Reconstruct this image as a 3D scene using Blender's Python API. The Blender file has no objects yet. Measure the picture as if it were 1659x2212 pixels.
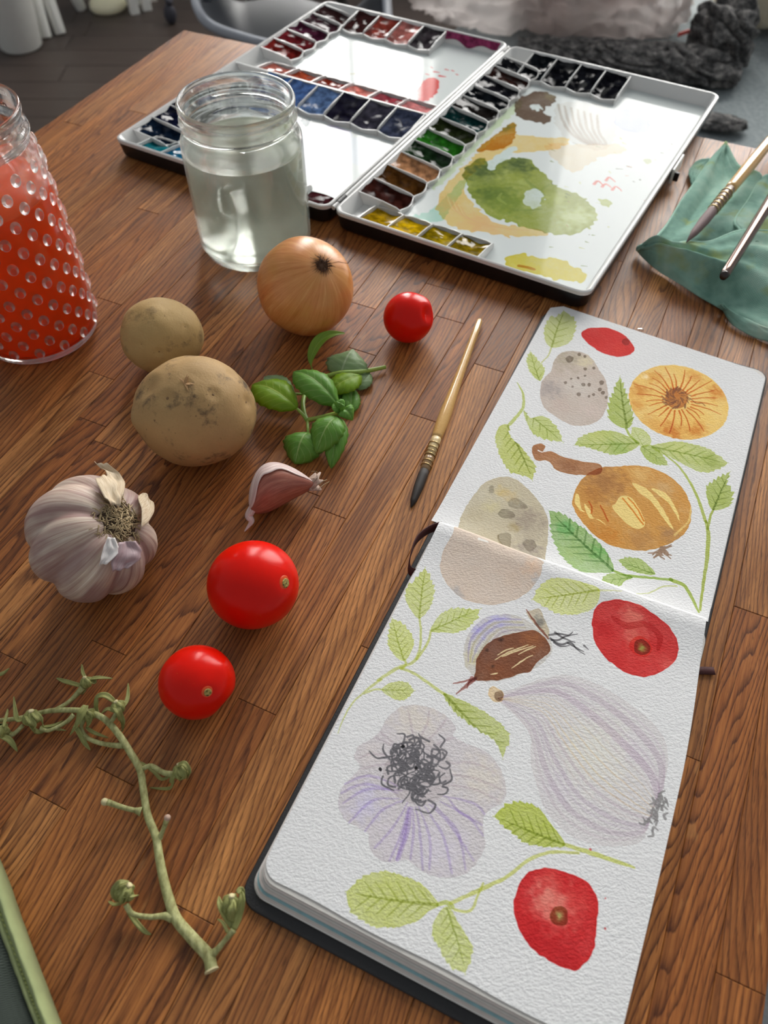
import bpy, math, random
import numpy as np
from mathutils import Vector, Matrix, noise as mnoise

random.seed(7)
C = bpy.context.scene.collection
R = math.radians
# ------------------------------------------------------------------ camera, sky, daylight, exposure
CAM_H, PITCH, FPX, IW, IH = 0.385, 53.0, 1661.0, 1659.0, 2212.0
cd = bpy.data.cameras.new('camera')
cam = bpy.data.objects.new('camera', cd)
C.objects.link(cam)
cam.location = (0, 0, CAM_H)
cam.rotation_euler = (R(90 - PITCH), 0, 0)
cd.sensor_fit = 'HORIZONTAL'
cd.sensor_width = 27.0
cd.lens = FPX / IW * 27.0
cd.clip_start = 0.01
cd.dof.use_dof = True
cd.dof.focus_distance = 0.45
cd.dof.aperture_fstop = 9.5
sc = bpy.context.scene
sc.camera = cam
sc.view_settings.view_transform = 'Standard'
sc.view_settings.look = 'None'
sc.view_settings.exposure = 0.14
sc.view_settings.gamma = 1.0
sc.view_settings.use_curve_mapping = False
sc.cycles.sample_clamp_indirect = 40.0
w = bpy.data.worlds.new('room_light')
sc.world = w
w.use_nodes = True
w.node_tree.nodes['Background'].inputs[0].default_value = (0.93, 0.97, 1.0, 1)
w.node_tree.nodes['Background'].inputs[1].default_value = 0.32
WALL_Y = 3.6
WINDOWS = [(-0.49, 0.21, 0.13, 2.85), (0.81, 3.02, 0.13, 2.85)]       # x0, x1, z0, z1 of the two windows in the far wall
for i, (x0, x1, z0, z1) in enumerate(WINDOWS):
    ld = bpy.data.lights.new('window_daylight', 'AREA')
    ld.shape = 'RECTANGLE'
    ld.size, ld.size_y = x1 - x0, z1 - z0
    ld.energy = (22.0 if i == 0 else 14.0) * (x1 - x0) * (z1 - z0) * math.pi
    ld.color = (1.0, 0.98, 0.95)
    lo = bpy.data.objects.new('window_daylight', ld)
    C.objects.link(lo)
    lo.location = ((x0 + x1) / 2, WALL_Y + 0.12, (z0 + z1) / 2)
    lo.rotation_euler = (R(-90), 0, 0)

# ------------------------------------------------------------------ helpers
_p = R(PITCH)
FW = Vector((0, math.cos(_p), -math.sin(_p)))
UP = Vector((0, math.sin(_p), math.cos(_p)))
ORG = Vector((0, 0, CAM_H))


def ray(x, y):
    return FW + Vector((1, 0, 0)) * ((x - IW / 2) / FPX) - UP * ((y - IH / 2) / FPX)


def at(x, y, z=0.0):
    """the point of the horizontal plane at height z that the photograph shows at x, y"""
    d = ray(x, y)
    return ORG + d * ((z - CAM_H) / d.z)


def sub(x0, y0, s):
    return lambda x, y, z=0.0: at(x0 + s * x, y0 + s * y, z)


def ball(cx, cy, rpx):
    """centre and radius of a ball resting on the table"""
    z = .02
    for _ in range(30):
        P = at(cx, cy, z)
        z = rpx * (P - ORG).dot(FW) / FPX
    return P, z


def on_ball(P, r, x, y):
    d = ray(x, y).normalized()
    o = ORG - P
    b = o.dot(d)
    q = max(b * b - (o.dot(o) - r * r), 0)
    return ((o + d * (-b - math.sqrt(q))) / r).normalized()


def lin(c):
    return tuple(((v / 255) / 12.92 if v <= 10 else ((v / 255 + .055) / 1.055) ** 2.4) for v in c)


def basis(axis, ref=Vector((0, 0, 1))):
    a = axis.normalized()
    if abs(a.dot(ref)) > .97:
        ref = Vector((0, 1, 0))
    x = ref.cross(a).normalized()
    return x, a.cross(x), a


class MB:
    def __init__(self):
        self.v, self.f, self.uv = [], [], {}

    def add(self, vs, fs, uvs=None):
        b = len(self.v)
        self.v += [Vector(p) for p in vs]
        self.f += [tuple(b + i for i in f) for f in fs]
        if uvs:
            for i, u in enumerate(uvs):
                self.uv[b + i] = u
        return self

    def grid(self, fn, nu, nv, wrap_u=False):
        vs, us = [], []
        for j in range(nv + 1):
            for i in range(nu + 1):
                vs.append(fn(i / nu, j / nv))
                us.append((i / nu, j / nv))
        fs = []
        for j in range(nv):
            for i in range(nu):
                a = j * (nu + 1) + i
                fs.append((a, a + 1, a + nu + 2, a + nu + 1))
        return self.add(vs, fs, us)

    def tube(self, path, radii, n=8, cap=True, flat=1.0):
        path = [Vector(p) for p in path]
        if not hasattr(radii, '__len__'):
            radii = [radii] * len(path)
        vs, us = [], []
        m = len(path)
        for k, p in enumerate(path):
            t = (path[min(k + 1, m - 1)] - path[max(k - 1, 0)])
            x, y, _ = basis(t if t.length > 1e-9 else Vector((0, 0, 1)))
            for i in range(n):
                a = 2 * math.pi * i / n
                vs.append(p + (x * math.cos(a) + y * math.sin(a) * flat) * radii[k])
                us.append((i / n, k / max(m - 1, 1)))
        fs = []
        for k in range(m - 1):
            for i in range(n):
                j = (i + 1) % n
                fs.append((k * n + i, k * n + j, (k + 1) * n + j, (k + 1) * n + i))
        if cap:
            fs.append(tuple(range(n))[::-1])
            fs.append(tuple((m - 1) * n + i for i in range(n)))
        return self.add(vs, fs, us)

    def lathe(self, prof, n=48, o=Vector((0, 0, 0)), axis=Vector((0, 0, 1))):
        """prof = (radius, height) pairs; radius 0 closes the end"""
        x, y, z = basis(axis)
        o = Vector(o)
        vs, us, rows = [], [], []
        for k, (r, h) in enumerate(prof):
            if r < 1e-7:
                rows.append([len(vs)] * n)
                vs.append(o + z * h)
                us.append((0, k / (len(prof) - 1)))
            else:
                rows.append(list(range(len(vs), len(vs) + n)))
                for i in range(n):
                    a = 2 * math.pi * i / n
                    vs.append(o + x * (r * math.cos(a)) + y * (r * math.sin(a)) + z * h)
                    us.append((i / n, k / (len(prof) - 1)))
        fs = []
        for a, b in zip(rows, rows[1:]):
            for i in range(n):
                j = (i + 1) % n
                q = [a[i], a[j], b[j], b[i]]
                q2 = []
                for e in q:
                    if e not in q2:
                        q2.append(e)
                if len(q2) > 2:
                    fs.append(tuple(q2))
        return self.add(vs, fs, us)

    def prism(self, pts, z0, z1, top=None):
        """vertical prism over a counter-clockwise outline; top = other outline for the upper end"""
        n = len(pts)
        top = top or pts
        vs = [Vector((p[0], p[1], z0)) for p in pts] + [Vector((p[0], p[1], z1)) for p in top]
        fs = [tuple(range(n))[::-1], tuple(range(n, 2 * n))]
        fs += [(i, (i + 1) % n, n + (i + 1) % n, n + i) for i in range(n)]
        return self.add(vs, fs)

    def box(self, c, s, rz=0.0):
        c = Vector(c)
        m = Matrix.Rotation(rz, 3, 'Z')
        vs = [c + m @ Vector((s[0] / 2 * i, s[1] / 2 * j, s[2] / 2 * k)) for k in (-1, 1) for j in (-1, 1) for i in (-1, 1)]
        return self.add(vs, [(0, 2, 3, 1), (4, 5, 7, 6), (0, 1, 5, 4), (2, 6, 7, 3), (0, 4, 6, 2), (1, 3, 7, 5)])

    def ball(self, c, r, n=12, sq=(1, 1, 1)):
        prof = [(math.sin(math.pi * k / n) * r if 0 < k < n else 0, -math.cos(math.pi * k / n) * r) for k in range(n + 1)]
        t = MB().lathe(prof, n * 2)
        return self.add([Vector(c) + Vector((p.x * sq[0], p.y * sq[1], p.z * sq[2])) for p in t.v], t.f)

    def build(self, name, mat, parent=None, smooth=True, bevel=0, solid=0, subsurf=0, origin=None, kind=None, label=None):
        o0 = Vector((0, 0, 0))
        q = parent
        while q is not None:
            o0 = o0 + Vector(q.location)
            q = q.parent
        if parent is None and origin is not None:
            o0 = Vector(origin)
        me = bpy.data.meshes.new(name)
        me.from_pydata([tuple(p - o0) for p in self.v], [], self.f)
        if self.uv:
            ul = me.uv_layers.new(name='UVMap')
            vi = np.empty(len(me.loops), dtype=np.int32)
            me.loops.foreach_get('vertex_index', vi)
            tab = np.zeros((len(self.v), 2), dtype=np.float32)
            for k, u in self.uv.items():
                tab[k] = u
            ul.data.foreach_set('uv', tab[vi].ravel())
        me.validate()
        me.update()
        if smooth:
            me.polygons.foreach_set('use_smooth', [True] * len(me.polygons))
            if smooth != 'all':
                try:
                    me.set_sharp_from_angle(angle=R(38))
                except Exception:
                    pass
        me.materials.append(mat)
        o = bpy.data.objects.new(name, me)
        C.objects.link(o)
        if parent is not None:
            o.parent = parent
        elif origin is not None:
            o.location = o0
        if bevel:
            b = o.modifiers.new('bevel', 'BEVEL')
            b.width, b.segments, b.limit_method = bevel, 2, 'ANGLE'
        if solid:
            s = o.modifiers.new('solid', 'SOLIDIFY')
            s.thickness, s.offset = solid, -1
        if subsurf:
            s = o.modifiers.new('sub', 'SUBSURF')
            s.levels = s.render_levels = subsurf
        if kind:
            o['kind'] = kind
        if label:
            o['label'] = label
        return o


def tag(o, label, cat, group=None):
    o['label'], o['category'] = label, cat
    if group:
        o['group'] = group
    return o


def thing(name, label, cat, loc=(0, 0, 0), group=None):
    o = bpy.data.objects.new(name, None)
    C.objects.link(o)
    o.location = loc
    o.empty_display_size = .01
    return tag(o, label, cat, group)


def smooth_path(pts, k=6):
    """Catmull-Rom through the points"""
    pts = [Vector(p) for p in pts]
    out = []
    m = len(pts)
    for i in range(m - 1):
        p0, p1, p2, p3 = pts[max(i - 1, 0)], pts[i], pts[i + 1], pts[min(i + 2, m - 1)]
        for j in range(k):
            t = j / k
            out.append(.5 * ((2 * p1) + (p2 - p0) * t + (2 * p0 - 5 * p1 + 4 * p2 - p3) * t * t + (3 * p1 - p0 - 3 * p2 + p3) * t ** 3))
    out.append(pts[-1])
    return out


def pick(poly, t):
    """point at parameter t of a polyline"""
    x = t * (len(poly) - 1)
    i = min(int(x), len(poly) - 2)
    return poly[i].lerp(poly[i + 1], x - i)


def taper(r0, r1, n):
    return [r0 + (r1 - r0) * k / (n - 1) for k in range(n)]


def n3(p, s=1.0):
    return mnoise.noise(Vector(p) * s)


# ------------------------------------------------------------------ materials
class NT:
    def __init__(self, name):
        self.m = bpy.data.materials.new(name)
        self.m.use_nodes = True
        self.t = self.m.node_tree
        self.b = self.t.nodes['Principled BSDF']
        self.out = self.t.nodes['Material Output']

    def node(self, kind, **kw):
        n = self.t.nodes.new(kind)
        for k, v in kw.items():
            setattr(n, k, v)
        return n

    def put(self, sock, v):
        if isinstance(v, bpy.types.NodeSocket):
            self.t.links.new(v, sock)
        elif v is not None:
            if hasattr(sock.default_value, '__len__') and len(sock.default_value) == 4 and len(v) == 3:
                v = (*v, 1)
            sock.default_value = v

    def set(self, **kw):
        for k, v in kw.items():
            self.put(self.b.inputs[k.replace('_', ' ')], v)
        return self

    def coord(self, which='Object'):
        return self.node('ShaderNodeTexCoord').outputs[which]

    def map(self, vec, scale=(1, 1, 1), loc=(0, 0, 0), rot=(0, 0, 0)):
        n = self.node('ShaderNodeMapping')
        self.put(n.inputs['Vector'], vec)
        n.inputs['Scale'].default_value = scale
        self.put(n.inputs['Location'], loc)
        n.inputs['Rotation'].default_value = rot
        return n.outputs[0]

    def noise(self, vec, scale=5, detail=3, rough=.5, dist=0, out=0):
        n = self.node('ShaderNodeTexNoise')
        self.put(n.inputs['Vector'], vec)
        n.inputs['Scale'].default_value = scale
        n.inputs['Detail'].default_value = detail
        n.inputs['Roughness'].default_value = rough
        n.inputs['Distortion'].default_value = dist
        return n.outputs[out]

    def ramp(self, fac, stops, interp='LINEAR'):
        n = self.node('ShaderNodeValToRGB')
        n.color_ramp.interpolation = interp
        el = n.color_ramp.elements
        while len(el) < len(stops):
            el.new(.5)
        for e, (p, c) in zip(el, stops):
            e.position = p
            if not hasattr(c, '__len__'):
                c = (c, c, c)
            e.color = (*c, 1)
        self.put(n.inputs[0], fac)
        return n.outputs[0]

    def mix(self, f, a, b, mode='MIX'):
        n = self.node('ShaderNodeMix', data_type='RGBA', blend_type=mode)
        self.put(n.inputs[0], f)
        self.put(n.inputs[6], a)
        self.put(n.inputs[7], b)
        return n.outputs[2]

    def math(self, op, a, b=None, c=None):
        n = self.node('ShaderNodeMath', operation=op)
        self.put(n.inputs[0], a)
        if b is not None:
            self.put(n.inputs[1], b)
        if c is not None:
            self.put(n.inputs[2], c)
        return n.outputs[0]

    def sep(self, vec):
        n = self.node('ShaderNodeSeparateXYZ')
        self.put(n.inputs[0], vec)
        return n.outputs

    def bump(self, h, strength=.3, dist=.001):
        n = self.node('ShaderNodeBump')
        n.inputs['Strength'].default_value = strength
        n.inputs['Distance'].default_value = dist
        self.put(n.inputs['Height'], h)
        self.put(self.b.inputs['Normal'], n.outputs[0])
        return self


def plain(name, col, rough=.5, var=.12, scale=60, bump=0, **kw):
    """one colour with a slight procedural variation"""
    n = NT(name)
    v = n.noise(n.coord(), scale, 3)
    c = lin(col)
    n.set(Base_Color=n.mix(v, tuple(x * (1 - var) for x in c), tuple(min(x * (1 + var), 1) for x in c)), Roughness=rough, **kw)
    if bump:
        n.bump(v, bump, .0006)
    return n.m


def glass(name, col=(1, 1, 1), ior=1.45, rough=0.0, clear=0.0):
    n = NT(name)
    n.set(Base_Color=col, Roughness=rough, IOR=ior, Transmission_Weight=1.0)
    if clear:                                        # partly straight-through, so daylight reaches what is inside
        t = n.node('ShaderNodeBsdfTransparent')
        t.inputs[0].default_value = (*col, 1)
        x = n.node('ShaderNodeMixShader')
        x.inputs[0].default_value = clear
        n.t.links.new(n.b.outputs[0], x.inputs[1])
        n.t.links.new(t.outputs[0], x.inputs[2])
        n.t.links.new(x.outputs[0], n.out.inputs['Surface'])
    return n.m


def streaks(name, stops, us=14, vs=1.2, rough=.45, spec=.4, extra=None, bump=.15, sss=0, along='u'):
    """skins striped from root to tip: noise stretched along v of the UV map"""
    n = NT(name)
    uv = n.coord('UV')
    a = n.noise(n.map(uv, (us, vs, 1)), 3, 5, .62)
    b = n.noise(n.map(uv, (us * 4, vs, 1), (3, 1, 0)), 4, 4, .6)
    f = n.math('ADD', n.math('MULTIPLY', a, .65), n.math('MULTIPLY', b, .35))
    col = n.ramp(f, stops)
    if extra:
        col = extra(n, uv, col)
    n.set(Base_Color=col, Roughness=rough, Specular_IOR_Level=spec)
    if sss:
        n.set(Subsurface_Weight=sss, Subsurface_Radius=(.004, .002, .001))
    n.bump(f, bump, .0008)
    return n.m


def image_from(name, arr):
    h, wd = arr.shape[:2]
    im = bpy.data.images.new(name, wd, h)
    a = np.ones((h, wd, 4), dtype=np.float32)
    a[..., :3] = np.clip(arr, 0, 1)
    im.pixels.foreach_set(a.ravel())
    im.update()
    return im


# ------------------------------------------------------------------ a small watercolour painter (flat print on pages and palette)
def vnoise(h, w, cell, seed):
    g = np.random.default_rng(seed).random((int(h / cell) + 3, int(w / cell) + 3)).astype(np.float32)
    y = np.arange(h, dtype=np.float32) / cell
    x = np.arange(w, dtype=np.float32) / cell
    yi, xi = y.astype(int), x.astype(int)
    fy = (y - yi)[:, None]
    fx = (x - xi)[None]
    fy, fx = fy * fy * (3 - 2 * fy), fx * fx * (3 - 2 * fx)
    a, b = g[yi][:, xi], g[yi][:, xi + 1]
    c, d = g[yi + 1][:, xi], g[yi + 1][:, xi + 1]
    return (a * (1 - fx) + b * fx) * (1 - fy) + (c * (1 - fx) + d * fx) * fy


class Painter:
    def __init__(self, w, h, conv, seed=1, white=225.0):
        self.w, self.h, self.conv, self.white = w, h, conv, white
        self.c = np.ones((h, w, 3), dtype=np.float32)
        self.n1 = vnoise(h, w, 90, seed) * .5 + vnoise(h, w, 34, seed + 1) * .3 + vnoise(h, w, 12, seed + 2) * .2
        self.n2 = vnoise(h, w, 5, seed + 3) * .5 + vnoise(h, w, 2.2, seed + 4) * .5
        self.jx = vnoise(h, w, 14, seed + 5) - .5
        self.jy = vnoise(h, w, 14, seed + 6) - .5
        self.rs = np.random.default_rng(seed)
        self.clip, self.wob = None, 4.0

    def pts(self, pts):
        return np.array([self.conv(*p) for p in pts], dtype=np.float32)

    def closed(self, P, k=5):
        out = []
        m = len(P)
        for i in range(m):
            p0, p1, p2, p3 = P[i - 1], P[i], P[(i + 1) % m], P[(i + 2) % m]
            for j in range(k):
                t = j / k
                out.append(.5 * (2 * p1 + (p2 - p0) * t + (2 * p0 - 5 * p1 + 4 * p2 - p3) * t * t + (3 * p1 - p0 - 3 * p2 + p3) * t ** 3))
        return np.array(out)

    def window(self, x0, y0, x1, y1):
        x0, y0 = max(int(x0), 0), max(int(y0), 0)
        x1, y1 = min(int(x1) + 1, self.w), min(int(y1) + 1, self.h)
        if x1 <= x0 or y1 <= y0:
            return None
        return slice(y0, y1), slice(x0, x1)

    def mask(self, P, wob=4.0):
        """inside mask and distance to the outline, on the outline's box"""
        s = self.window(P[:, 0].min() - 6, P[:, 1].min() - 6, P[:, 0].max() + 6, P[:, 1].max() + 6)
        if s is None:
            return None
        Y, X = np.mgrid[s[0], s[1]].astype(np.float32)
        X = X + self.jx[s] * wob
        Y = Y + self.jy[s] * wob
        ins = np.zeros(X.shape, bool)
        d2 = np.full(X.shape, 1e9, np.float32)
        for a, b in zip(P, np.roll(P, -1, 0)):
            ex, ey = b[0] - a[0], b[1] - a[1]
            if ey != 0:
                c = ((a[1] > Y) != (b[1] > Y)) & (X < ex * (Y - a[1]) / ey + a[0])
                ins ^= c
            L = ex * ex + ey * ey + 1e-9
            t = np.clip(((X - a[0]) * ex + (Y - a[1]) * ey) / L, 0, 1)
            d2 = np.minimum(d2, (X - a[0] - t * ex) ** 2 + (Y - a[1] - t * ey) ** 2)
        d = np.sqrt(d2)
        return s, np.where(ins, d, -d)

    def lay(self, s, al, col, mul=True):
        col = np.array(col, np.float32) / self.white
        t = self.c[s]
        al = np.clip(al, 0, 1)[..., None]
        if self.clip is not None:
            al = al * self.clip[s][..., None]
        self.c[s] = t * (1 - al) + (t * col if mul else col) * al

    def blob(self, pts, col, a=1.0, edge=.3, gran=.35, soft=1.2, spots=(), smooth=True, wob=4.0, mul=True, raw=False):
        P = np.asarray(pts, np.float32) if raw else self.pts(pts)
        if smooth:
            P = self.closed(P)
        r = self.mask(P, self.wob if wob == 4.0 else wob)
        if r is None:
            return
        s, d = r
        m = np.clip(d / soft + .5, 0, 1)
        g = 1 - gran + 2 * gran * (self.n1[s] * .7 + self.n2[s] * .3)
        e = 1 + edge * np.exp(-np.clip(d, 0, 99) / 3.0)
        self.lay(s, a * m * g * e, col, mul)
        for (x, y, rad, c2, a2) in spots:
            q = self.conv(x, y)
            q2 = self.conv(x + rad, y)
            rr = math.hypot(q2[0] - q[0], q2[1] - q[1])
            Y, X = np.mgrid[s[0], s[1]].astype(np.float32)
            dd = np.hypot(X - q[0] + self.jx[s] * rr * .8, Y - q[1] + self.jy[s] * rr * .8) / rr
            f = np.clip(1.25 - dd, 0, 1) ** 1.2
            self.lay(s, a2 * f * m * g, c2, False)

    def stroke(self, pts, wd, col, a=.8, smooth=True, mul=True, gran=.25, k=8):
        P = self.pts(pts)
        if smooth and len(P) > 2:
            P = np.array([tuple(v)[:2] for v in smooth_path([(p[0], p[1], 0) for p in P], k)])
        sc_ = np.linalg.norm(np.subtract(self.conv(pts[0][0] + 1, pts[0][1]), self.conv(*pts[0])))
        if not hasattr(wd, '__len__'):
            wd = (wd, wd)
        W = np.interp(np.linspace(0, 1, len(P)), np.linspace(0, 1, len(wd)), wd) * sc_ / 2
        s = self.window(P[:, 0].min() - W.max() - 4, P[:, 1].min() - W.max() - 4, P[:, 0].max() + W.max() + 4, P[:, 1].max() + W.max() + 4)
        if s is None:
            return
        y0, x0 = s[0].start, s[1].start
        d = np.full((s[0].stop - y0, s[1].stop - x0), -1e9, np.float32)
        for i in range(len(P) - 1):
            a_, b_ = P[i], P[i + 1]
            ww = max(W[i], W[i + 1]) + 4
            t_ = self.window(min(a_[0], b_[0]) - ww, min(a_[1], b_[1]) - ww, max(a_[0], b_[0]) + ww, max(a_[1], b_[1]) + ww)
            if t_ is None:
                continue
            Y, X = np.mgrid[t_[0], t_[1]].astype(np.float32)
            X = X + self.jx[t_] * 2.5
            Y = Y + self.jy[t_] * 2.5
            e = b_ - a_
            t = np.clip(((X - a_[0]) * e[0] + (Y - a_[1]) * e[1]) / (e @ e + 1e-9), 0, 1)
            dist = (W[i] * (1 - t) + W[i + 1] * t) - np.hypot(X - a_[0] - t * e[0], Y - a_[1] - t * e[1])
            u_ = (slice(t_[0].start - y0, t_[0].stop - y0), slice(t_[1].start - x0, t_[1].stop - x0))
            d[u_] = np.maximum(d[u_], dist)
        m = np.clip(d / 1.3 + .5, 0, 1)
        g = 1 - gran + 2 * gran * (self.n1[s] * .6 + self.n2[s] * .4)
        self.lay(s, a * m * g * (1 + .25 * np.exp(-np.clip(d, 0, 99) / 2)), col, mul)

    def leaf(self, pts, base, tip, col, vein=None, a=.78, teeth=9, amp=.05, spots=(), nv=5):
        P0 = self.pts(pts)
        tp = np.array(self.conv(*tip))
        k0 = int(np.argmin(((P0 - tp) ** 2).sum(1)))
        P0 = np.insert(P0, k0, P0[k0], 0)                       # doubled point: a sharp tip
        P = self.closed(P0, 8)
        b, t = np.array(self.conv(*base)), np.array(self.conv(*tip))
        ax = t - b
        L = np.linalg.norm(ax)
        ax = ax / L
        nx = np.array((-ax[1], ax[0]))
        cen = P.mean(0)
        Q = []
        for p in P:                                            # saw teeth leaning towards the tip
            u = ((p - b) @ ax) / L
            sgn = 1 if (p - cen) @ nx > 0 else -1
            fr = (u * teeth) % 1.0
            k = max(amp, .03) * 1.7 * L * ((fr - .35) if .06 < u < .95 else .0)
            Q.append(p + nx * sgn * k * .55 + ax * k * .6)
        Q = np.array(Q)
        self.blob(Q, col, a, .25, .4, 1.1, spots, smooth=False, wob=2.0, raw=True)
        if vein:
            inv = self.conv
            self.conv = lambda x, y: (x, y)
            r = self.mask(Q, 0)
            if r is not None:
                self.clip = np.zeros((self.h, self.w), np.float32)
                self.clip[r[0]] = np.clip(r[1] / 1.5 + .3, 0, 1)
            self.stroke([tuple(b), tuple(b + ax * L * .5 + nx * L * .01), tuple(b + ax * L * .9)], (L * .035, L * .012), vein, .5)
            wl = abs((P - b) @ nx).max()
            for i in range(nv):
                u0 = .12 + .7 * i / nv
                for sg in (-1, 1):
                    o = b + ax * L * (u0 + .03 * sg)
                    w_ = wl * (.72 - .5 * abs(u0 - .35))
                    self.stroke([tuple(o), tuple(o + ax * L * .09 + nx * sg * w_ * .55), tuple(o + ax * L * .15 + nx * sg * w_ * .9)], (L * .024, L * .010), vein, .42)
            self.conv = inv
            self.clip = None

# ------------------------------------------------------------------ the room
FLOOR = -0.74
SEAT = -0.27
wall_m = plain('pale_wall', (205, 204, 202), .9, .03)
white_m = plain('white_paint', (225, 224, 220), .45, .03)


def struct(o):
    o['kind'] = 'structure'
    return o


def wall_with_holes():
    b = MB()
    xs = [-3.2]
    for (x0, x1, z0, z1) in WINDOWS:
        xs += [x0, x1]
    xs.append(4.2)
    for i in range(len(xs) - 1):
        x0, x1 = xs[i], xs[i + 1]
        if i % 2 == 0:
            b.box(((x0 + x1) / 2, WALL_Y, 1.2), (x1 - x0, .12, 3.88))
        else:
            b.box(((x0 + x1) / 2, WALL_Y, (FLOOR + .13) / 2), (x1 - x0, .12, .13 - FLOOR))
            b.box(((x0 + x1) / 2, WALL_Y, 2.995), (x1 - x0, .12, .29))
    return b


struct(wall_with_holes().build('wall_back', wall_m, smooth=False))
n_ = NT('sheer_curtain')
tr = n_.node('ShaderNodeBsdfTranslucent')
tr.inputs[0].default_value = (.86, .86, .85, 1)
tp = n_.node('ShaderNodeBsdfTransparent')
mx = n_.node('ShaderNodeMixShader')
mx.inputs[0].default_value = .35
n_.t.links.new(tr.outputs[0], mx.inputs[1])
n_.t.links.new(tp.outputs[0], mx.inputs[2])
n_.t.links.new(mx.outputs[0], n_.out.inputs['Surface'])
curtain_m = n_.m
for k, (x0, x1, z0, z1) in enumerate(WINDOWS):
    fr = MB()
    t = .04
    cx, cz, wd, ht = (x0 + x1) / 2, (z0 + z1) / 2, x1 - x0, z1 - z0
    for xx in (x0 + t / 2, x1 - t / 2):
        fr.box((xx, WALL_Y, cz), (t, .10, ht))
    for zz in (z0 + t / 2, z1 - t / 2):
        fr.box((cx, WALL_Y, zz), (wd, .10, t))
    wf = struct(fr.build('window_%d' % (k + 1), white_m, smooth=False))
    MB().box((cx, WALL_Y - .02, cz), (.035, .05, ht - 2 * t)).build('mullion', white_m, wf, False)
    MB().box((cx, WALL_Y - .10, z0 - .015), (wd + .1, .16, .03)).build('window_sill', white_m, wf, False)
    span = [(x0 - .03, x0 + wd * .34), (x0 + wd * .52, x1 + .03)] if k == 0 else [(x0 - .05, x0 + wd * .22), (x0 + wd * .25, x0 + wd * .47), (x0 + wd * .51, x0 + wd * .72), (x0 + wd * .75, x1 + .05)]
    for (a, b) in span:
        q = MB()
        q.grid(lambda u, v, a=a, b=b: Vector((a + (b - a) * u, WALL_Y - .16 + .022 * math.sin(u * (b - a) * 95 + v), -.1 + 3.0 * v)), 60, 4)
        q.build('curtain_panel', curtain_m, wf, 'all')

fl = NT('dark_floor')
co = fl.coord()
ra = fl.node('ShaderNodeObjectInfo').outputs['Random']
g1 = fl.noise(fl.map(co, (2, 28, 1)), 3, 4)
fl.set(Base_Color=fl.mix(g1, lin((44, 36, 32)), lin((76, 64, 57))), Roughness=.42)
floor_m = fl.m
floor = struct(MB().box((.4, 1.2, FLOOR - .03), (7.6, 6.0, .04)).build('floor', plain('dark_seam', (20, 17, 15), .8), smooth=False))
pw, cache = .14, {}
for j in range(24):
    x = -3.1 + .035 * (j % 3)
    y = 1.0 + j * pw * .82
    if y > 3.45:
        break
    while x < .5:
        L = random.choice((.8, 1.0, 1.2))
        key = L
        if key not in cache:
            o = MB().box((0, 0, 0), (L - .003, pw * .82 - .002, .012)).build('floor_board', floor_m, floor, False)
            cache[key] = o
        else:
            o = cache[key].copy()
            C.objects.link(o)
        o.location = (x + L / 2, y, FLOOR - .004)
        x += L
rug_m = plain('grey_pile', (120, 124, 126), .95, .3, 400, .8)
q = MB()
q.grid(lambda u, v: Vector((.43 + 2.4 * u, -1.2 + 1.80 * v, FLOOR + .012 + .004 * n3((u * 60, v * 60, 0)))), 80, 80)
tag(q.build('rug', rug_m, solid=.009, origin=(1.2, 0, FLOOR + .01)), 'light grey pile rug on the floor beside the table edge', 'rug')

# ------------------------------------------------------------------ table: 2.3 cm oak staves glued side by side
TH = R(65.5)
TU = Vector((math.cos(TH), math.sin(TH), 0))
TV = Vector((math.sin(TH), -math.cos(TH), 0))
wd_ = NT('stained_oak')
co = wd_.coord()
oi = wd_.node('ShaderNodeObjectInfo')
rnd = oi.outputs['Random']
off = wd_.node('ShaderNodeCombineXYZ')
wd_.put(off.inputs[0], wd_.math('MULTIPLY', rnd, 37.0))
wd_.put(off.inputs[1], wd_.math('MULTIPLY', rnd, 11.3))
wd_.put(off.inputs[2], wd_.math('MULTIPLY', rnd, 53.0))
va = wd_.node('ShaderNodeVectorMath', operation='ADD')
wd_.put(va.inputs[0], co)
wd_.put(va.inputs[1], off.outputs[0])
P = va.outputs[0]
r1 = wd_.math('FRACT', wd_.math('MULTIPLY', rnd, 7.77))
r2 = wd_.math('FRACT', wd_.math('MULTIPLY', rnd, 13.13))
r3 = wd_.math('FRACT', wd_.math('MULTIPLY', rnd, 3.31))
x_, y_, z_ = wd_.sep(P)
wander = wd_.noise(wd_.map(P, (5.0, 42, 1)), 1.0, 2, .5)                  # slow wander of the growth rings: cathedral figure
ripple = wd_.noise(wd_.map(P, (34, 300, 1)), 1.0, 3, .6)
skew = wd_.math('MULTIPLY', x_, wd_.math('MULTIPLY_ADD', r2, .36, -.18))
freq = wd_.math('MULTIPLY_ADD', r1, 230.0, 190.0)                           # rings per metre
ang = wd_.math('MULTIPLY', wd_.math('ADD', y_, skew), freq)
ang = wd_.math('ADD', ang, wd_.math('MULTIPLY', wander, wd_.math('MULTIPLY_ADD', r2, 9.0, 4.0)))
ang = wd_.math('ADD', ang, wd_.math('MULTIPLY', ripple, .55))
ring = wd_.math('FRACT', ang)
late = wd_.ramp(ring, [(.0, 1.0), (.05, .9), (.30, .25), (.50, .0), (.93, .0), (1.0, 1.0)])
grainy = wd_.noise(wd_.map(P, (210, 2300, 1)), 1.0, 2, .6)
late = wd_.math('MULTIPLY', late, wd_.ramp(grainy, [(.25, .55), (.6, 1.0)]))
fine = wd_.noise(wd_.map(P, (30, 1000, 1)), 1.0, 4, .7)                     # fibres
pore = wd_.ramp(wd_.noise(wd_.map(P, (95, 1500, 1), (.4, .7, 0)), 1.0, 2, .6), [(.60, 0.0), (.70, 1.0)])
broad = wd_.noise(wd_.map(P, (7, 130, 1)), 1.0, 3, .6)
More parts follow.
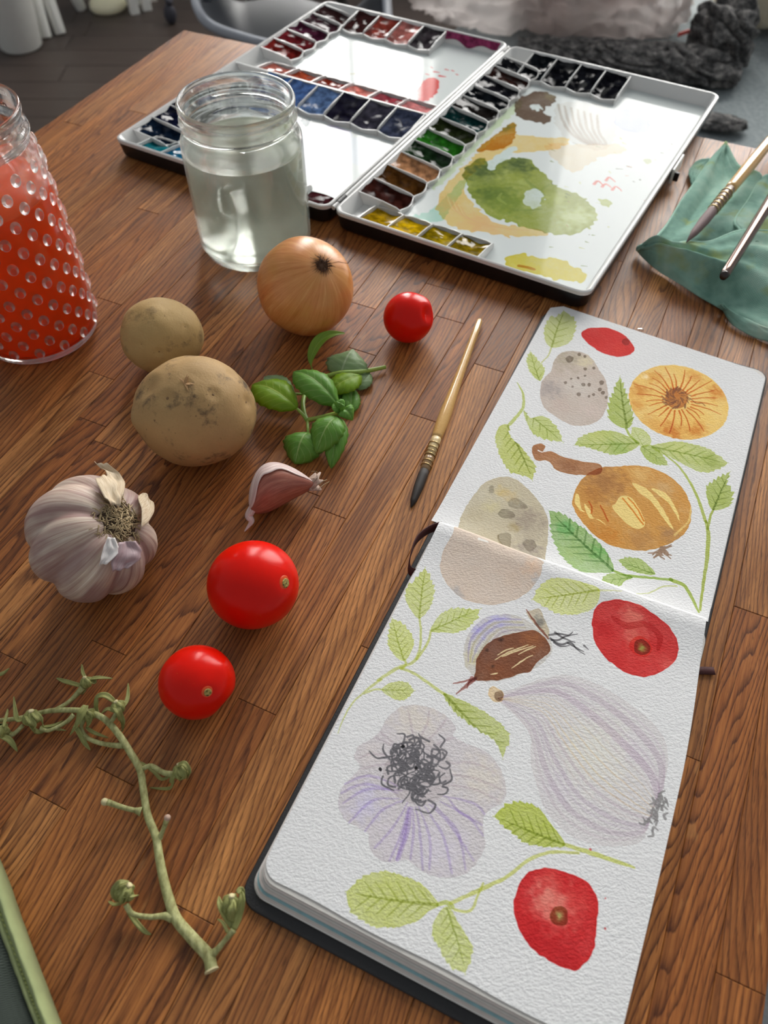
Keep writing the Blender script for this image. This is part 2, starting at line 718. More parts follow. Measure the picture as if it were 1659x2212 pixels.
fleck = wd_.ramp(wd_.noise(wd_.map(P, (46, 150, 1), rot=(0, 0, .5)), 1.0, 2, .5), [(.68, 0.0), (.75, 1.0)])
base = wd_.ramp(r3, [(0, lin((150, 86, 42))), (.25, lin((204, 130, 68))), (.5, lin((172, 100, 48))), (.75, lin((220, 152, 88))), (1, lin((128, 72, 36)))])
base = wd_.mix(wd_.ramp(broad, [(.35, 0.0), (.68, .85)]), base, lin((104, 52, 22)))
fib = wd_.ramp(fine, [(.3, 0.0), (.7, 1.0)])
base = wd_.mix(fib, wd_.mix(.5, base, lin((84, 42, 18))), wd_.mix(.25, base, lin((214, 150, 84))))
c1 = wd_.mix(wd_.math('MULTIPLY', late, wd_.math('MULTIPLY_ADD', r2, .22, .74)), base, lin((60, 26, 14)))
c2 = wd_.mix(wd_.math('MULTIPLY', pore, .65), c1, lin((56, 25, 12)))
c3 = wd_.mix(wd_.math('MULTIPLY', fleck, .25), c2, lin((206, 150, 92)))
smudge = wd_.noise(wd_.node('ShaderNodeNewGeometry').outputs['Position'], 14, 4, .6)
wd_.set(Base_Color=c3, Roughness=wd_.ramp(smudge, [(.35, .36), (.65, .5)]), Specular_IOR_Level=.3)
wd_.bump(wd_.math('ADD', wd_.math('MULTIPLY', pore, -.6), wd_.math('MULTIPLY', late, -.3)), .25, .0004)
oak = wd_.m

table = thing('wooden_table', 'oiled oak butcher block table under the food, palette and sketchbook', 'table', (0, .2, FLOOR))


def tuv(u, v, z=0.0):
    return TU * u + TV * v + Vector((0, 0, z))


V0, VW = -0.2316, 0.0230
U0, U1 = -0.42, 0.818
known = {}
for (x, y) in [(235, 1399), (559, 1528), (428, 1980), (716, 1109), (1623, 1322), (1592, 2122), (782, 759), (1045, 791), (196, 910), (229, 961), (24, 1420), (260, 658), (1440, 1030)]:
    p = at(x, y)
    known.setdefault(int(math.floor((p.dot(TV) - V0) / VW)), []).append(p.dot(TU))
for j in range(-18, 16):
    va_, vb_ = max(V0 + j * VW, -.634), min(V0 + (j + 1) * VW, .1345)
    if vb_ - va_ < .004:
        continue
    cuts = sorted(known.get(j, []))
    u = U0 - random.random() * .1
    edges = [U0]
    marks = cuts + [U1]
    for mk in marks:
        while mk - edges[-1] > .46:
            L = random.uniform(.2, .40)
            if mk - edges[-1] - L < .13:
                break
            edges.append(edges[-1] + L)
        edges.append(mk)
    for a, b in zip(edges, edges[1:]):
        L, w2, e = (b - a) / 2 - .00012, (vb_ - va_) / 2 - .00008, .0003
        m = MB()
        vs = []
        for (zz, ins) in ((-.028, 0), (-e, 0), (0, e)):
            for sx, sy in ((-1, -1), (1, -1), (1, 1), (-1, 1)):
                vs.append((sx * (L - ins), sy * (w2 - ins), zz))
        fs = [(3, 2, 1, 0), (8, 9, 10, 11)] + [(k * 4 + i, k * 4 + (i + 1) % 4, k * 4 + 4 + (i + 1) % 4, k * 4 + 4 + i) for k in (0, 1) for i in range(4)]
        m.add(vs, fs)
        o = m.build('stave', oak, None, False)
        o.parent = table
        o.location = tuv((a + b) / 2, (va_ + vb_) / 2) - Vector(table.location)
        o.rotation_euler = (0, 0, TH)
m = MB()
m.box(tuv(.2, -.25, -.034), (1.19, .73, .010), TH)
m.build('underlay', plain('dark_glue', (40, 22, 12), .8), table, False)
for u, v in ((-.36, -.58), (.76, -.58), (-.36, .08), (.76, .08)):
    p = tuv(u, v)
    s = .03
    corners = [p + TU * (s * a) + TV * (s * b) for a, b in ((-1, -1), (-1, 1), (1, 1), (1, -1))]
    m = MB()
    m.prism([(c.x, c.y) for c in corners], FLOOR, -.039, None)
    m.build('leg', oak, table, False, bevel=.003)

# ------------------------------------------------------------------ folding watercolour palette
PA = R(60.2)
PT = Vector((math.cos(PA), math.sin(PA), 0))
PS = Vector((math.sin(PA), -math.cos(PA), 0))
RIM = .0185
_h = at(712, 452, RIM)
PO = Vector((_h.x, _h.y, 0))
shell_m = plain('black_enamel', (14, 14, 18), .42, .2)
lz = NT('white_plastic')
lz.set(Base_Color=lin((214, 214, 212)), Roughness=.2, Specular_IOR_Level=.35)
liner_m = lz.m


def P3(s, t, z):
    return PO + PS * s + PT * t + Vector((0, 0, z))


def pst(x, y, z=.0065):
    d = at(x, y, z) - PO
    return d.dot(PS), d.dot(PT)


def rrect(s0, t0, s1, t1, r, k=5):
    out = []
    for cx, cy, a0 in ((s1 - r, t0 + r, -90), (s1 - r, t1 - r, 0), (s0 + r, t1 - r, 90), (s0 + r, t0 + r, 180)):
        for i in range(k + 1):
            a = R(a0 + 90 * i / k)
            out.append((cx + r * math.cos(a), cy + r * math.sin(a)))
    return out


def rings(levels, bottom=True):
    """stack of outlines (list of (points, z)) joined by side faces; PS/PT frame"""
    b = MB()
    n = len(levels[0][0])
    vs = [P3(p[0], p[1], z) for pts, z in levels for p in pts]
    fs = []
    for k in range(len(levels) - 1):
        for i in range(n):
            j = (i + 1) % n
            fs.append((k * n + j, k * n + i, (k + 1) * n + i, (k + 1) * n + j))
    if bottom:
        fs.append(tuple(range(n)))
    fs.append(tuple((len(levels) - 1) * n + i for i in range(n))[::-1])
    return b.add(vs, fs)


def paint_m(col, name='wet_paint', rough=.12):
    n = NT(name)
    v = n.noise(n.coord(), 130, 4, .6)
    c = lin(col)
    n.set(Base_Color=n.mix(n.ramp(v, [(.38, 0.0), (.66, 1.0)]), tuple(x * .4 for x in c), tuple(min(1, x * 1.2 + .002) for x in c)), Roughness=rough, Specular_IOR_Level=n.ramp(n.noise(n.coord(), 95, 2, .5), [(.52, 0.0), (.62, .12)]))
    return n.m


palette = thing('watercolour_palette', 'open folding watercolour palette, black outside, white wells full of paint', 'palette', P3(0, .18, 0))
LT, RT = (-.2410, .0005, -.0035, .3755), (.0030, .0005, .2320, .3720)
INNER = .0450
pal_tex = {}


def tray(side, bounds, name):
    s0, t0, s1, t1 = bounds
    sh = rings([(rrect(s0 + .004, t0 + .004, s1 - .004, t1 - .004, .008), .0002), (rrect(s0 + .0015, t0 + .0015, s1 - .0015, t1 - .0015, .009), .003),
                (rrect(s0, t0, s1, t1, .009), .0150), (rrect(s0 + .001, t0 + .001, s1 - .001, t1 - .001, .009), .0160), (rrect(s0 + .003, t0 + .003, s1 - .003, t1 - .003, .007), .0160),
                (rrect(s0 + .005, t0 + .005, s1 - .005, t1 - .005, .006), .0040)]).build('black_shell', shell_m, palette)
    e = .0004
    ln = rings([(rrect(s0 - e, t0 - e, s1 + e, t1 + e, .0092), .0150), (rrect(s0 - e, t0 - e, s1 + e, t1 + e, .0092), RIM - .0006), (rrect(s0 + .0005, t0 + .0005, s1 - .0005, t1 - .0005, .0085), RIM),
                (rrect(s0 + .0018, t0 + .0018, s1 - .0018, t1 - .0018, .0075), RIM), (rrect(s0 + .0028, t0 + .0028, s1 - .0028, t1 - .0028, .007), RIM - .0010), (rrect(s0 + .0075, t0 + .0075, s1 - .0075, t1 - .0075, .006), .0062)], False).build('white_tray', liner_m, palette)
    return sh, ln


shL, lnL = tray('L', LT, 'lid')
shR, lnR = tray('R', RT, 'base')
# hinge bar between the halves, and the clasp on the right side
hb = MB()
hb.tube([P3(-.0002, .006, .0165), P3(-.0002, .369, .0165)], .0019, 10)
hb.build('hinge_bar', liner_m, palette)
for tt in (.02, .36):
    MB().tube([P3(-.0002, tt - .006, .0165), P3(-.0002, tt + .006, .0165)], .0024, 10).build('hinge_pin', plain('dark_pin', (30, 30, 30), .4), palette)
cl = MB()
cs, ct = pst(1462, 352, .016)
for a, b in (((.2328, ct - .016), (.2352, ct + .016)),):
    cl.prism([tuple(P3(a[0], a[1], 0))[:2], tuple(P3(b[0], a[1], 0))[:2], tuple(P3(b[0], b[1], 0))[:2], tuple(P3(a[0], b[1], 0))[:2]], .004, .0175)
cl.build('clasp', liner_m, palette, False, bevel=.0008)
MB().box(P3(.2355, ct - .010, .009), (.003, .008, .008), PA).build('clasp_hook', shell_m, palette, False, bevel=.0006)


def wells(parent, axis, fixed0, depth, start, pitch, cols, sign, lip=True):
    """a row of paint wells. axis 't': row runs along t from start, opens towards +s*sign from fixed0; axis 's': row runs along s, opens towards +t*sign"""
    def W(a, d, z):
        return P3(fixed0 + sign * d, a, z) if axis == 't' else P3(a, fixed0 + sign * d, z)
    n = len(cols)
    for i in range(n + 1):
        a = start + pitch * i
        prof = [(0.001, .0172), (depth * .55, .0150), (depth * .86, .0128), (depth * .97, .0105), (depth, .0062), (0.001, .0062)]
        b = MB()
        h = .0004
        vs = [W(a - h, d, z) for d, z in prof] + [W(a + h, d, z) for d, z in prof]
        m_ = len(prof)
        fs = [tuple(range(m_)), tuple(range(m_, 2 * m_))[::-1]] + [(k, m_ + k, m_ + (k + 1) % m_, (k + 1) % m_) for k in range(m_)]
        b.add(vs, fs).build('divider', liner_m, parent, False)
    for i, col in enumerate(cols):
        a0 = start + pitch * i + .0008
        a1 = start + pitch * (i + 1) - .0008
        # rounded inner lip of the well
        if lip:
            b = MB()
            k = 8
            for (dd, zz) in ((0, .0062), (0, .0098), (.0007, .0098), (.0007, .0062)):
                b.v += [W(a0 - .0008 + (a1 - a0 + .0016) * q / k, depth - .0035 + dd + .0035 * math.sin(math.pi * q / k), zz + (.0012 * abs(math.cos(math.pi * q / k)) if zz > .009 else 0)) for q in range(k + 1)]
            for r_ in range(3):
                for q in range(k):
                    b.f.append((r_ * (k + 1) + q, r_ * (k + 1) + q + 1, (r_ + 1) * (k + 1) + q + 1, (r_ + 1) * (k + 1) + q))
            b.build('well_lip', liner_m, parent)
        if col is None:
            continue
        sd = random.random() * 50
        b = MB()
        def surf(u, v):
            d = .0010 + (depth - .0033) * v
            hump = .0017 * n3((u * 2.0 + sd, v * 2.2, sd)) + .0003 * n3((u * 6 + sd, v * 7, 3))
            z = .0168 - .0072 * v ** .7 - .0022 * math.sin(math.pi * u) * (.4 + v * .6) + hump
            z = max(z, .0066)
            return W(a0 + (a1 - a0) * u, d, z)
        b.grid(surf, 9, 9)
        b.build('paint', paint_m(col), parent, 'all')


# a low step closes each well row towards the mixing area
def step(parent, s0, t0, s1, t1, z=.0108, slope=.004):
    o = [(s0, t0), (s1, t0), (s1, t1), (s0, t1)]
    b = MB()
    b.prism([tuple(P3(p[0], p[1], 0))[:2] for p in o], .0060, z)
    b.build('ledge', liner_m, parent, False, bevel=.0012)


# right half: twelve wells along the hinge, four at the front, four at the back
wells(lnR, 't', RT[0] + .002, .0445, .0385, .0256, [(60, 28, 22), (78, 48, 18), (178, 128, 90), (26, 48, 26), (38, 104, 26), (34, 42, 20), (12, 46, 46), (28, 24, 22), (16, 20, 24), (20, 20, 26), (44, 24, 20), (16, 18, 22)], 1)
wells(lnR, 's', RT[1] + .0025, .0340, .0262, .0278, [(150, 118, 10), (186, 150, 10), (140, 118, 14), (128, 106, 16)], 1)
wells(lnR, 's', RT[3] - .0025, .0480, .0300, .0275, [(14, 18, 22), (14, 15, 20), (18, 19, 24), (17, 18, 24)], -1)
# left half: upper compartment reds, blue row behind the middle rib, dark blues along the outer side
rib = .1900
b = MB()
b.prism([tuple(P3(p[0], p[1], 0))[:2] for p in ((LT[0] + .003, rib - .0008), (LT[2] - .003, rib - .0008), (LT[2] - .003, rib + .0008), (LT[0] + .003, rib + .0008))], .0060, .0172)
b.build('middle_rib', liner_m, lnL, False)
wells(lnL, 't', LT[0] + .002, .0430, .2340, .0265, [(120, 34, 30), (104, 28, 34), (74, 30, 50), (60, 34, 42), (52, 32, 32)], 1)
wells(lnL, 's', LT[3] - .0025, .0430, -.1945, .0290, [(62, 34, 34), (136, 56, 46), (172, 102, 96), (58, 52, 56)], -1)
wells(lnL, 's', rib + .001, .0330, -.2120, .0340, [(150, 84, 74), (150, 64, 40), (112, 36, 22), (196, 110, 100), (138, 52, 62), (190, 116, 116)], 1)
wells(lnL, 's', rib - .001, .0430, -.1950, .0310, [(70, 110, 170), (76, 106, 160), (92, 118, 160), (30, 28, 44), (56, 54, 66), (64, 70, 92)], -1)
wells(lnL, 't', LT[0] + .002, .0430, .0240, .0280, [(16, 30, 48), (16, 20, 42), (18, 18, 36), (16, 40, 60), (14, 40, 56)], 1)
wells(lnL, 's', LT[1] + .0025, .0330, -.2160, .0290, [(16, 100, 110), (18, 80, 110), (26, 80, 140), (30, 60, 110), (40, 40, 90), (60, 40, 60)], 1)
b = MB()
b.grid(lambda u, v: P3(-.0385 + .026 * u, .004 + .026 * v, .0085 + .001 * math.sin(3 * u) * v), 6, 6)
b.build('paint', paint_m((56, 20, 24)), lnL, 'all')


b = MB()
b.grid(lambda u, v: P3(-.0790 + .0680 * u, LT[3] - .0030 - .0043 * v * (.72 + .5 * n3((u * 3.3, 0, 4)) * (1 if v > .5 else 0)) - .0002, .0175 - .0105 * v * (.72 + .5 * n3((u * 3.3, 0, 4)) * (1 if v > .5 else 0)) + .0001), 30, 4)
b.build('paint_stain', paint_m((150, 60, 100)), lnL, 'all', label='dried magenta paint on the tray wall')


# mixing areas with dried and wet washes (flat print on real trays)
def mixing(parent, s0, t0, s1, t1, name, draw, seed, gloss=.09, px=3600):
    wpx, hpx = int((s1 - s0) * px), int((t1 - t0) * px)
    pnt = Painter(wpx, hpx, lambda x, y: ((pst(x, y)[0] - s0) * px, (pst(x, y)[1] - t0) * px), seed, 228.0)
    pnt.wob = 15.0
    draw(pnt)
    n = NT(name)
    t = n.node('ShaderNodeTexImage')
    t.image = image_from(name, pnt.c * np.array((.775, .80, .795), np.float32))
    t.extension = 'EXTEND'
    wob = n.noise(n.coord(), 60, 2)
    n.set(Base_Color=t.outputs[0], Roughness=.07, Specular_IOR_Level=gloss)
    n.bump(wob, .05, .0006)
    b = MB()
    b.grid(lambda u, v: P3(s0 + (s1 - s0) * u, t0 + (t1 - t0) * v, .0065), 2, 2)
    b.build('mixing_area', n.m, parent, False)


def draw_right(p):
    p.blob([(930, 455), (985, 400), (1010, 380), (960, 470), (905, 480), (870, 470)], (176, 214, 200), .8, .2, smooth=True)
    p.blob([(1095, 215), (1040, 280), (985, 350), (930, 400), (950, 400), (1020, 330), (1080, 270), (1130, 225)], (205, 220, 170), .6, .1)
    p.blob([(945, 435), (962, 400), (1000, 360), (1045, 320), (1090, 290), (1160, 296), (1230, 300), (1200, 322), (1120, 330), (1060, 345), (1010, 385), (1000, 410), (1030, 450), (1070, 480), (1130, 490), (1185, 505), (1120, 512), (1040, 502), (985, 492), (950, 465)], (230, 198, 132), .92, .5, spots=[(960, 440, 40, (224, 176, 104), .5), (1050, 490, 60, (232, 176, 130), .5)])
    p.blob([(1030, 325), (1075, 288), (1092, 272), (1112, 268), (1112, 300), (1080, 322), (1050, 326)], (186, 132, 40), .95, .4, spots=[(1095, 275, 22, (120, 110, 45), .8)])
    p.blob([(1110, 222), (1130, 208), (1165, 198), (1195, 205), (1200, 220), (1180, 232), (1176, 246), (1192, 254), (1180, 266), (1150, 262), (1118, 252)], (104, 82, 68), .95, .4, spots=[(1190, 210, 20, (150, 135, 100), .6)])
    p.blob([(1146, 228), (1164, 226), (1170, 236), (1150, 238)], (226, 230, 230), 1, .1, mul=False)
    for k in range(7):
        p.stroke([(1205 + 14 * k, 225 + 4 * k), (1215 + 13 * k, 260 + 4 * k), (1235 + 12 * k, 290 + 3 * k), (1268 + 6 * k, 312)], (5, 8), (188, 176, 166), .7)
    p.blob([(1200, 230), (1260, 220), (1320, 240), (1330, 290), (1300, 325), (1240, 310), (1205, 280)], (214, 208, 204), .6, .2)
    p.blob([(1325, 245), (1370, 236), (1400, 250), (1395, 285), (1340, 280)], (196, 196, 222), .8, .1)
    p.blob([(1180, 312), (1260, 312), (1330, 312), (1352, 326), (1290, 342), (1240, 372), (1200, 345)], (226, 208, 184), .8, .2)
    p.blob([(1000, 375), (1016, 352), (1045, 342), (1056, 352), (1072, 344), (1110, 342), (1150, 345), (1160, 362), (1200, 400), (1255, 425), (1285, 456), (1278, 488), (1230, 507), (1165, 500), (1100, 480), (1052, 462), (1022, 430), (1006, 400)], (150, 158, 66), .95, .35,
           spots=[(1040, 370, 45, (74, 92, 48), .85), (1120, 355, 42, (70, 88, 52), .8), (1060, 420, 50, (96, 116, 52), .8), (1100, 440, 50, (118, 138, 56), .7), (1245, 470, 46, (206, 214, 158), .9), (1200, 430, 30, (178, 186, 100), .7)])
    for k in range(9):
        q = 8 * k
        p.stroke([(962 + q * .5, 420 + q * .4), (975 + q * .6, 450 + q * .35), (1020 + q * .8, 478 + q * .2), (1080 + q, 492 + q * .1)], (2, 4, 2), [(222, 176, 112), (240, 214, 160), (228, 170, 124)][k % 3], .35, mul=False)
    for k in range(10):
        a = k * .62
        p.stroke([(1110 + 60 * math.cos(a) + 20 * k % 50, 420 + 34 * math.sin(a)), (1120 + 44 * math.cos(a + .5), 424 + 30 * math.sin(a + .5)), (1128 + 50 * math.cos(a + 1.1), 428 + 26 * math.sin(a + 1.1))], (4, 10, 3), [(132, 146, 62), (176, 186, 100), (116, 134, 62)][k % 3], .4, mul=False)
    p.blob([(1132, 420), (1150, 406), (1172, 420), (1170, 440), (1150, 450), (1134, 438)], (214, 220, 214), .95, .1, mul=False)
    p.blob([(1060, 345), (1100, 318), (1118, 322), (1090, 345), (1062, 368), (1052, 360)], (216, 224, 222), .95, .1, mul=False)
    p.blob([(1095, 556), (1130, 548), (1165, 560), (1200, 556), (1240, 575), (1262, 588), (1255, 610), (1180, 600), (1110, 580), (1088, 570)], (214, 194, 74), .9, .5)
    p.stroke([(1120, 574), (1140, 578), (1152, 582)], 9, (200, 140, 50), .8)
    for (x, y) in ((1283, 398), (1300, 404), (1322, 410), (1308, 390)):
        p.stroke([(x, y), (x + 8, y - 7), (x + 20, y + 3)], (7, 2), (220, 110, 100), .8)
    for k in range(46):
        x, y = 1180 + 290 * p.rs.random(), 290 + 290 * p.rs.random()
        p.stroke([(x, y), (x + 2 + 12 * p.rs.random(), y + 5 * p.rs.random())], (1 + 4 * p.rs.random(), 1), [(120, 130, 70), (90, 84, 70), (190, 190, 120), (200, 120, 90)][k % 4], .6)
    p.blob([(1295, 430), (1318, 436), (1312, 446), (1296, 440)], (180, 186, 110), .8, .4)
    p.blob([(1395, 343), (1410, 350), (1398, 354), (1388, 348)], (190, 190, 150), .8, .4)


def draw_left_up(p):
    p.blob([(846, 150), (868, 132), (895, 130), (905, 150), (890, 165), (905, 185), (890, 205), (872, 195), (878, 175), (850, 168)], (238, 170, 162), .8, .5)
    p.blob([(906, 190), (918, 172), (936, 168), (948, 178), (944, 196), (930, 214), (908, 220), (898, 208)], (222, 44, 42), .95, .3)
    for (x, y, d) in ((938, 155, 10), (962, 150, 6), (950, 164, 12), (975, 152, 5), (930, 145, 4), (985, 160, 4), (920, 160, 6)):
        p.stroke([(x, y), (x + d, y + 2)], (d * .7, 3), (220, 60, 60), .8)
    p.stroke([(758, 160), (775, 158)], 5, (196, 186, 150), .7)
    p.blob([(906, 60), (950, 62), (1010, 78), (1060, 92), (1068, 106), (1020, 100), (960, 92), (920, 98), (890, 98)], (176, 66, 110), .75, .4, spots=[(925, 75, 22, (130, 40, 80), .6)])
    for k in range(14):
        x, y = 650 + 330 * p.rs.random(), 90 + 120 * p.rs.random()
        p.stroke([(x, y), (x + 3, y + 1)], 2, (150, 130, 130), .6)


def draw_left_low(p):
    p.blob([(640, 300), (700, 270), (760, 290), (720, 340), (660, 380)], (214, 208, 236), .6, .15)
    p.blob([(648, 262), (662, 258), (672, 266), (660, 274)], (60, 92, 104), .9, .3)
    p.stroke([(715, 270), (750, 285)], (6, 3), (210, 190, 210), .6)
    p.stroke([(714, 340), (726, 342)], 5, (200, 180, 130), .8)
    p.blob([(720, 300), (800, 300), (830, 320), (780, 360)], (222, 224, 240), .5, .1)


mixing(lnR, RT[0] + .047, .0080, RT[2] - .0076, .3640, 'right_wash', draw_right, 11)
mixing(lnL, LT[0] + .046, rib + .035, LT[2] - .0076, .3680, 'pink_wash', draw_left_up, 23, .12)
mixing(lnL, LT[0] + .046, .0080, LT[2] - .0076, rib - .045, 'lilac_wash', draw_left_low, 37, .12)

# ------------------------------------------------------------------ sketchbook
BA = R(65.2)
BU = Vector((math.cos(BA), math.sin(BA), 0))
BV = Vector((math.sin(BA), -math.cos(BA), 0))


def B3(v, u, z):
    return BU * u + BV * v + Vector((0, 0, z))


def bvu(x, y, z):
    d = at(x, y, z)
    return d.dot(BV), d.dot(BU)


book = thing('sketchbook', 'open sketchbook with watercolour vegetables painted across both pages', 'sketchbook', B3(0, .26, 0))
cover_m = plain('black_cloth_cover', (34, 34, 36), .62, .25, 900, .4)


def rr2(v0, u0, v1, u1, r, z=None):
    return [B3(a, b, 0) for a, b in rrect(v0, u0, v1, u1, r, 6)]


m = MB()
m.prism([(p.x, p.y) for p in rr2(-.0895, .0340, .0782, .4930, .010)], .0002, .0026)
m.build('cover', cover_m, book, bevel=.0007)
# page block: sheets fanned towards the spine
sheet_m = [plain('paper_edge', c, .85, .08, 300) for c in ((214, 210, 204), (198, 194, 190), (224, 221, 216), (206, 196, 190))]
teal_m = plain('painted_edge', (136, 172, 178), .8, .3, 200)
NSH = 13
for k in range(NSH):
    f = k / (NSH - 1)
    z = .0027 + f * .0069
    v0 = -.0866 + .0028 * f + random.uniform(-.0004, .0004)
    u0 = .0390 + .0072 * f ** 1.2 + random.uniform(-.0006, .0006)
    m = MB()
    m.prism([(p.x, p.y) for p in rr2(v0, u0, .0770 - .0006 * f, .2575, .0085)], z, z + .00045)
    m.build('page_sheet', teal_m if k == 5 else sheet_m[k % 4], book, False)
m = MB()
m.prism([(p.x, p.y) for p in rr2(-.0858, .2700, .0768, .4910, .008)], .0027, .0032)
m.build('page_sheet', sheet_m[2], book, False)

LV0, LV1, LU0, LU1 = -.0842, .0790, .0478, .2605
RES = 6400


def zlow(u):
    t = min(max((u - .225) / .035, 0), 1)
    return .0106 + .0030 * t * t


def low_conv(x, y):
    z = .0106
    for _ in range(4):
        v, u = bvu(x, y, z)
        z = zlow(u)
    return (v - LV0) * RES, (u - LU0) * RES


ZUP = .0037
_l0, _l1, _r0, _r1 = bvu(930, 1130, ZUP), bvu(1193, 655, ZUP), bvu(1530, 1335, ZUP), bvu(1655, 806, ZUP)
_t1 = bvu(1400, 716, ZUP)
UV0, UV1, UU0 = min(_l0[0], _l1[0]), max(_r0[0], _r1[0]), .2450


def up_conv(x, y):
    v, u = bvu(x, y, ZUP)
    return (v - UV0) * RES, (u - UU0) * RES




def draw_upper(p):
    c0 = p.conv
    p.conv = lambda x, y: c0(960 + .42134 * x, 650 + .42134 * y)
    p.leaf([(610, 50), (660, 90), (668, 145), (640, 212), (560, 240), (520, 212), (512, 150), (535, 92), (580, 78)], (548, 238), (612, 52), (190, 198, 120), (150, 160, 82), nv=4)
    p.stroke([(548, 236), (535, 275), (495, 320)], (8, 6), (196, 200, 130), .8)
    p.leaf([(440, 258), (480, 305), (512, 348), (502, 390), (487, 410), (452, 380), (430, 340), (424, 300)], (487, 410), (438, 258), (186, 196, 112), (146, 158, 78), nv=3)
    p.blob([(700, 168), (735, 142), (790, 138), (845, 140), (920, 175), (962, 222), (970, 258), (920, 284), (850, 280), (780, 250), (725, 208)], (204, 48, 44), .97, .15, .12, spots=[(760, 190, 60, (190, 40, 36), .4), (900, 250, 60, (214, 62, 52), .5)])
    p.blob([(912, 200), (935, 192), (948, 212), (936, 228), (914, 222)], (150, 110, 90), .7, .5)
    p.blob([(490, 480), (500, 410), (545, 360), (566, 300), (610, 262), (690, 260), (750, 290), (790, 350), (826, 410), (838, 480), (830, 550), (790, 612), (720, 638), (650, 636), (590, 605), (530, 565), (502, 530)], (196, 182, 170), .95, .35, .25,
           spots=[(620, 300, 90, (170, 158, 136), .75), (720, 310, 60, (212, 200, 168), .8), (540, 450, 75, (160, 150, 146), .75), (690, 440, 80, (206, 198, 188), .7), (760, 560, 80, (208, 190, 180), .6), (600, 540, 60, (196, 176, 166), .5)])
    for (x, y, r) in ((640, 300, 20), (690, 275, 9), (720, 285, 8), (765, 345, 8), (722, 350, 9), (685, 395, 7), (712, 430, 10), (742, 430, 9), (720, 385, 6), (805, 420, 12), (795, 455, 10), (812, 472, 11), (765, 480, 8), (740, 490, 7), (688, 480, 10), (830, 495, 8), (650, 400, 6), (620, 420, 8), (655, 440, 6)):
        p.blob([(x - r, y - r * .3), (x, y - r), (x + r, y - r * .4), (x + r * .6, y + r * .7), (x - r * .5, y + r * .8)], (142, 134, 126), .8, .3)
    E_ = [(1200 + 255 * math.cos(a) + 0 * math.sin(a), 520 + 188 * math.sin(a) + 34 * math.cos(a)) for a in [2 * math.pi * k / 22 for k in range(22)]]
    p.blob(E_, (236, 196, 110), .95, .35, .2, spots=[(1000, 460, 60, (206, 126, 50), .7), (985, 530, 50, (210, 132, 52), .6), (1080, 390, 60, (214, 142, 60), .6), (1160, 670, 80, (204, 120, 44), .8), (1290, 660, 60, (206, 122, 44), .7), (1400, 470, 60, (208, 124, 46), .8), (1280, 390, 50, (212, 136, 60), .6), (1060, 620, 60, (222, 160, 80), .6), (1390, 580, 70, (238, 208, 134), .6), (1230, 440, 60, (240, 206, 130), .7), (1030, 390, 24, (248, 230, 190), .8)])
    for k in range(26):
        a = 2 * math.pi * (k + .3 * p.rs.random()) / 26
        ca, sa = math.cos(a), math.sin(a)
        r0, r1 = .26 + .06 * p.rs.random(), .62 + .34 * p.rs.random()
        q = lambda r: (1195 + 250 * r * ca, 505 + 190 * r * sa + 30 * r * ca)
        p.stroke([q(r0), (q((r0 + r1) / 2)[0] + 6, q((r0 + r1) / 2)[1] - 4), q(r1)], (9, 4), (190, 104, 36), .75)
    p.blob([(1130, 500), (1150, 460), (1190, 445), (1232, 462), (1250, 500), (1228, 540), (1188, 552), (1148, 536)], (168, 112, 74), .75, .2)
    for k in range(60):
        a, r = 2 * math.pi * p.rs.random(), 62 * p.rs.random() ** .7
        x, y = 1190 + r * math.cos(a), 498 + r * .8 * math.sin(a)
        p.stroke([(x, y), (x + 20 * math.cos(a + .8), y + 18 * math.sin(a + .8))], 7, (122, 76, 48), .6, mul=False)
    p.stroke([(1260, 500), (1290, 525), (1320, 525), (1335, 538)], 5, (120, 80, 60), .7)
    p.leaf([(900, 388), (915, 430), (938, 500), (964, 580), (960, 625), (935, 655), (880, 636), (840, 595), (846, 530), (866, 470)], (935, 655), (898, 390), (162, 178, 82), (124, 140, 54), nv=4)
    p.stroke([(930, 655), (950, 690), (985, 725)], (12, 14), (166, 184, 84), .85)
    p.leaf([(665, 740), (700, 698), (770, 672), (860, 668), (930, 690), (1000, 728), (960, 765), (880, 788), (800, 770), (720, 746)], (1000, 730), (666, 738), (172, 186, 92), (140, 160, 66), teeth=12, amp=.02, spots=[(780, 700, 70, (200, 204, 120), .6), (900, 760, 60, (146, 176, 92), .6)])
    p.leaf([(960, 648), (1000, 652), (1048, 690), (1058, 730), (1022, 752), (985, 730), (960, 692)], (1020, 745), (965, 650), (190, 200, 120), (150, 166, 80), nv=3)
    p.leaf([(1060, 745), (1120, 730), (1190, 722), (1290, 740), (1370, 770), (1452, 830), (1420, 855), (1325, 878), (1230, 840), (1140, 792), (1090, 772)], (1062, 748), (1450, 832), (178, 190, 100), (140, 160, 70), teeth=13, amp=.02, spots=[(1200, 760, 70, (206, 210, 138), .6), (1380, 830, 60, (146, 162, 72), .6)])
    p.leaf([(1005, 752), (1055, 738), (1110, 780), (1145, 842), (1100, 840), (1052, 822), (1020, 790)], (1015, 748), (1140, 840), (164, 182, 84), (128, 146, 60), nv=3)
    p.stroke([(1125, 785), (1170, 820), (1220, 872), (1290, 990), (1340, 1135)], (8, 15), (172, 184, 92), .9)
    p.stroke([(1340, 1130), (1352, 1200), (1345, 1320), (1328, 1440), (1308, 1590)], (14, 20, 14, 10), (166, 178, 84), .9)
    p.leaf([(1465, 876), (1446, 930), (1474, 982), (1472, 1030), (1440, 1060), (1376, 1072), (1350, 1022), (1345, 960), (1380, 926), (1425, 896)], (1378, 1070), (1465, 878), (160, 176, 80), (116, 134, 58), nv=4, amp=.06)
    p.stroke([(1378, 1068), (1362, 1110), (1350, 1170)], (10, 12), (166, 178, 84), .9)
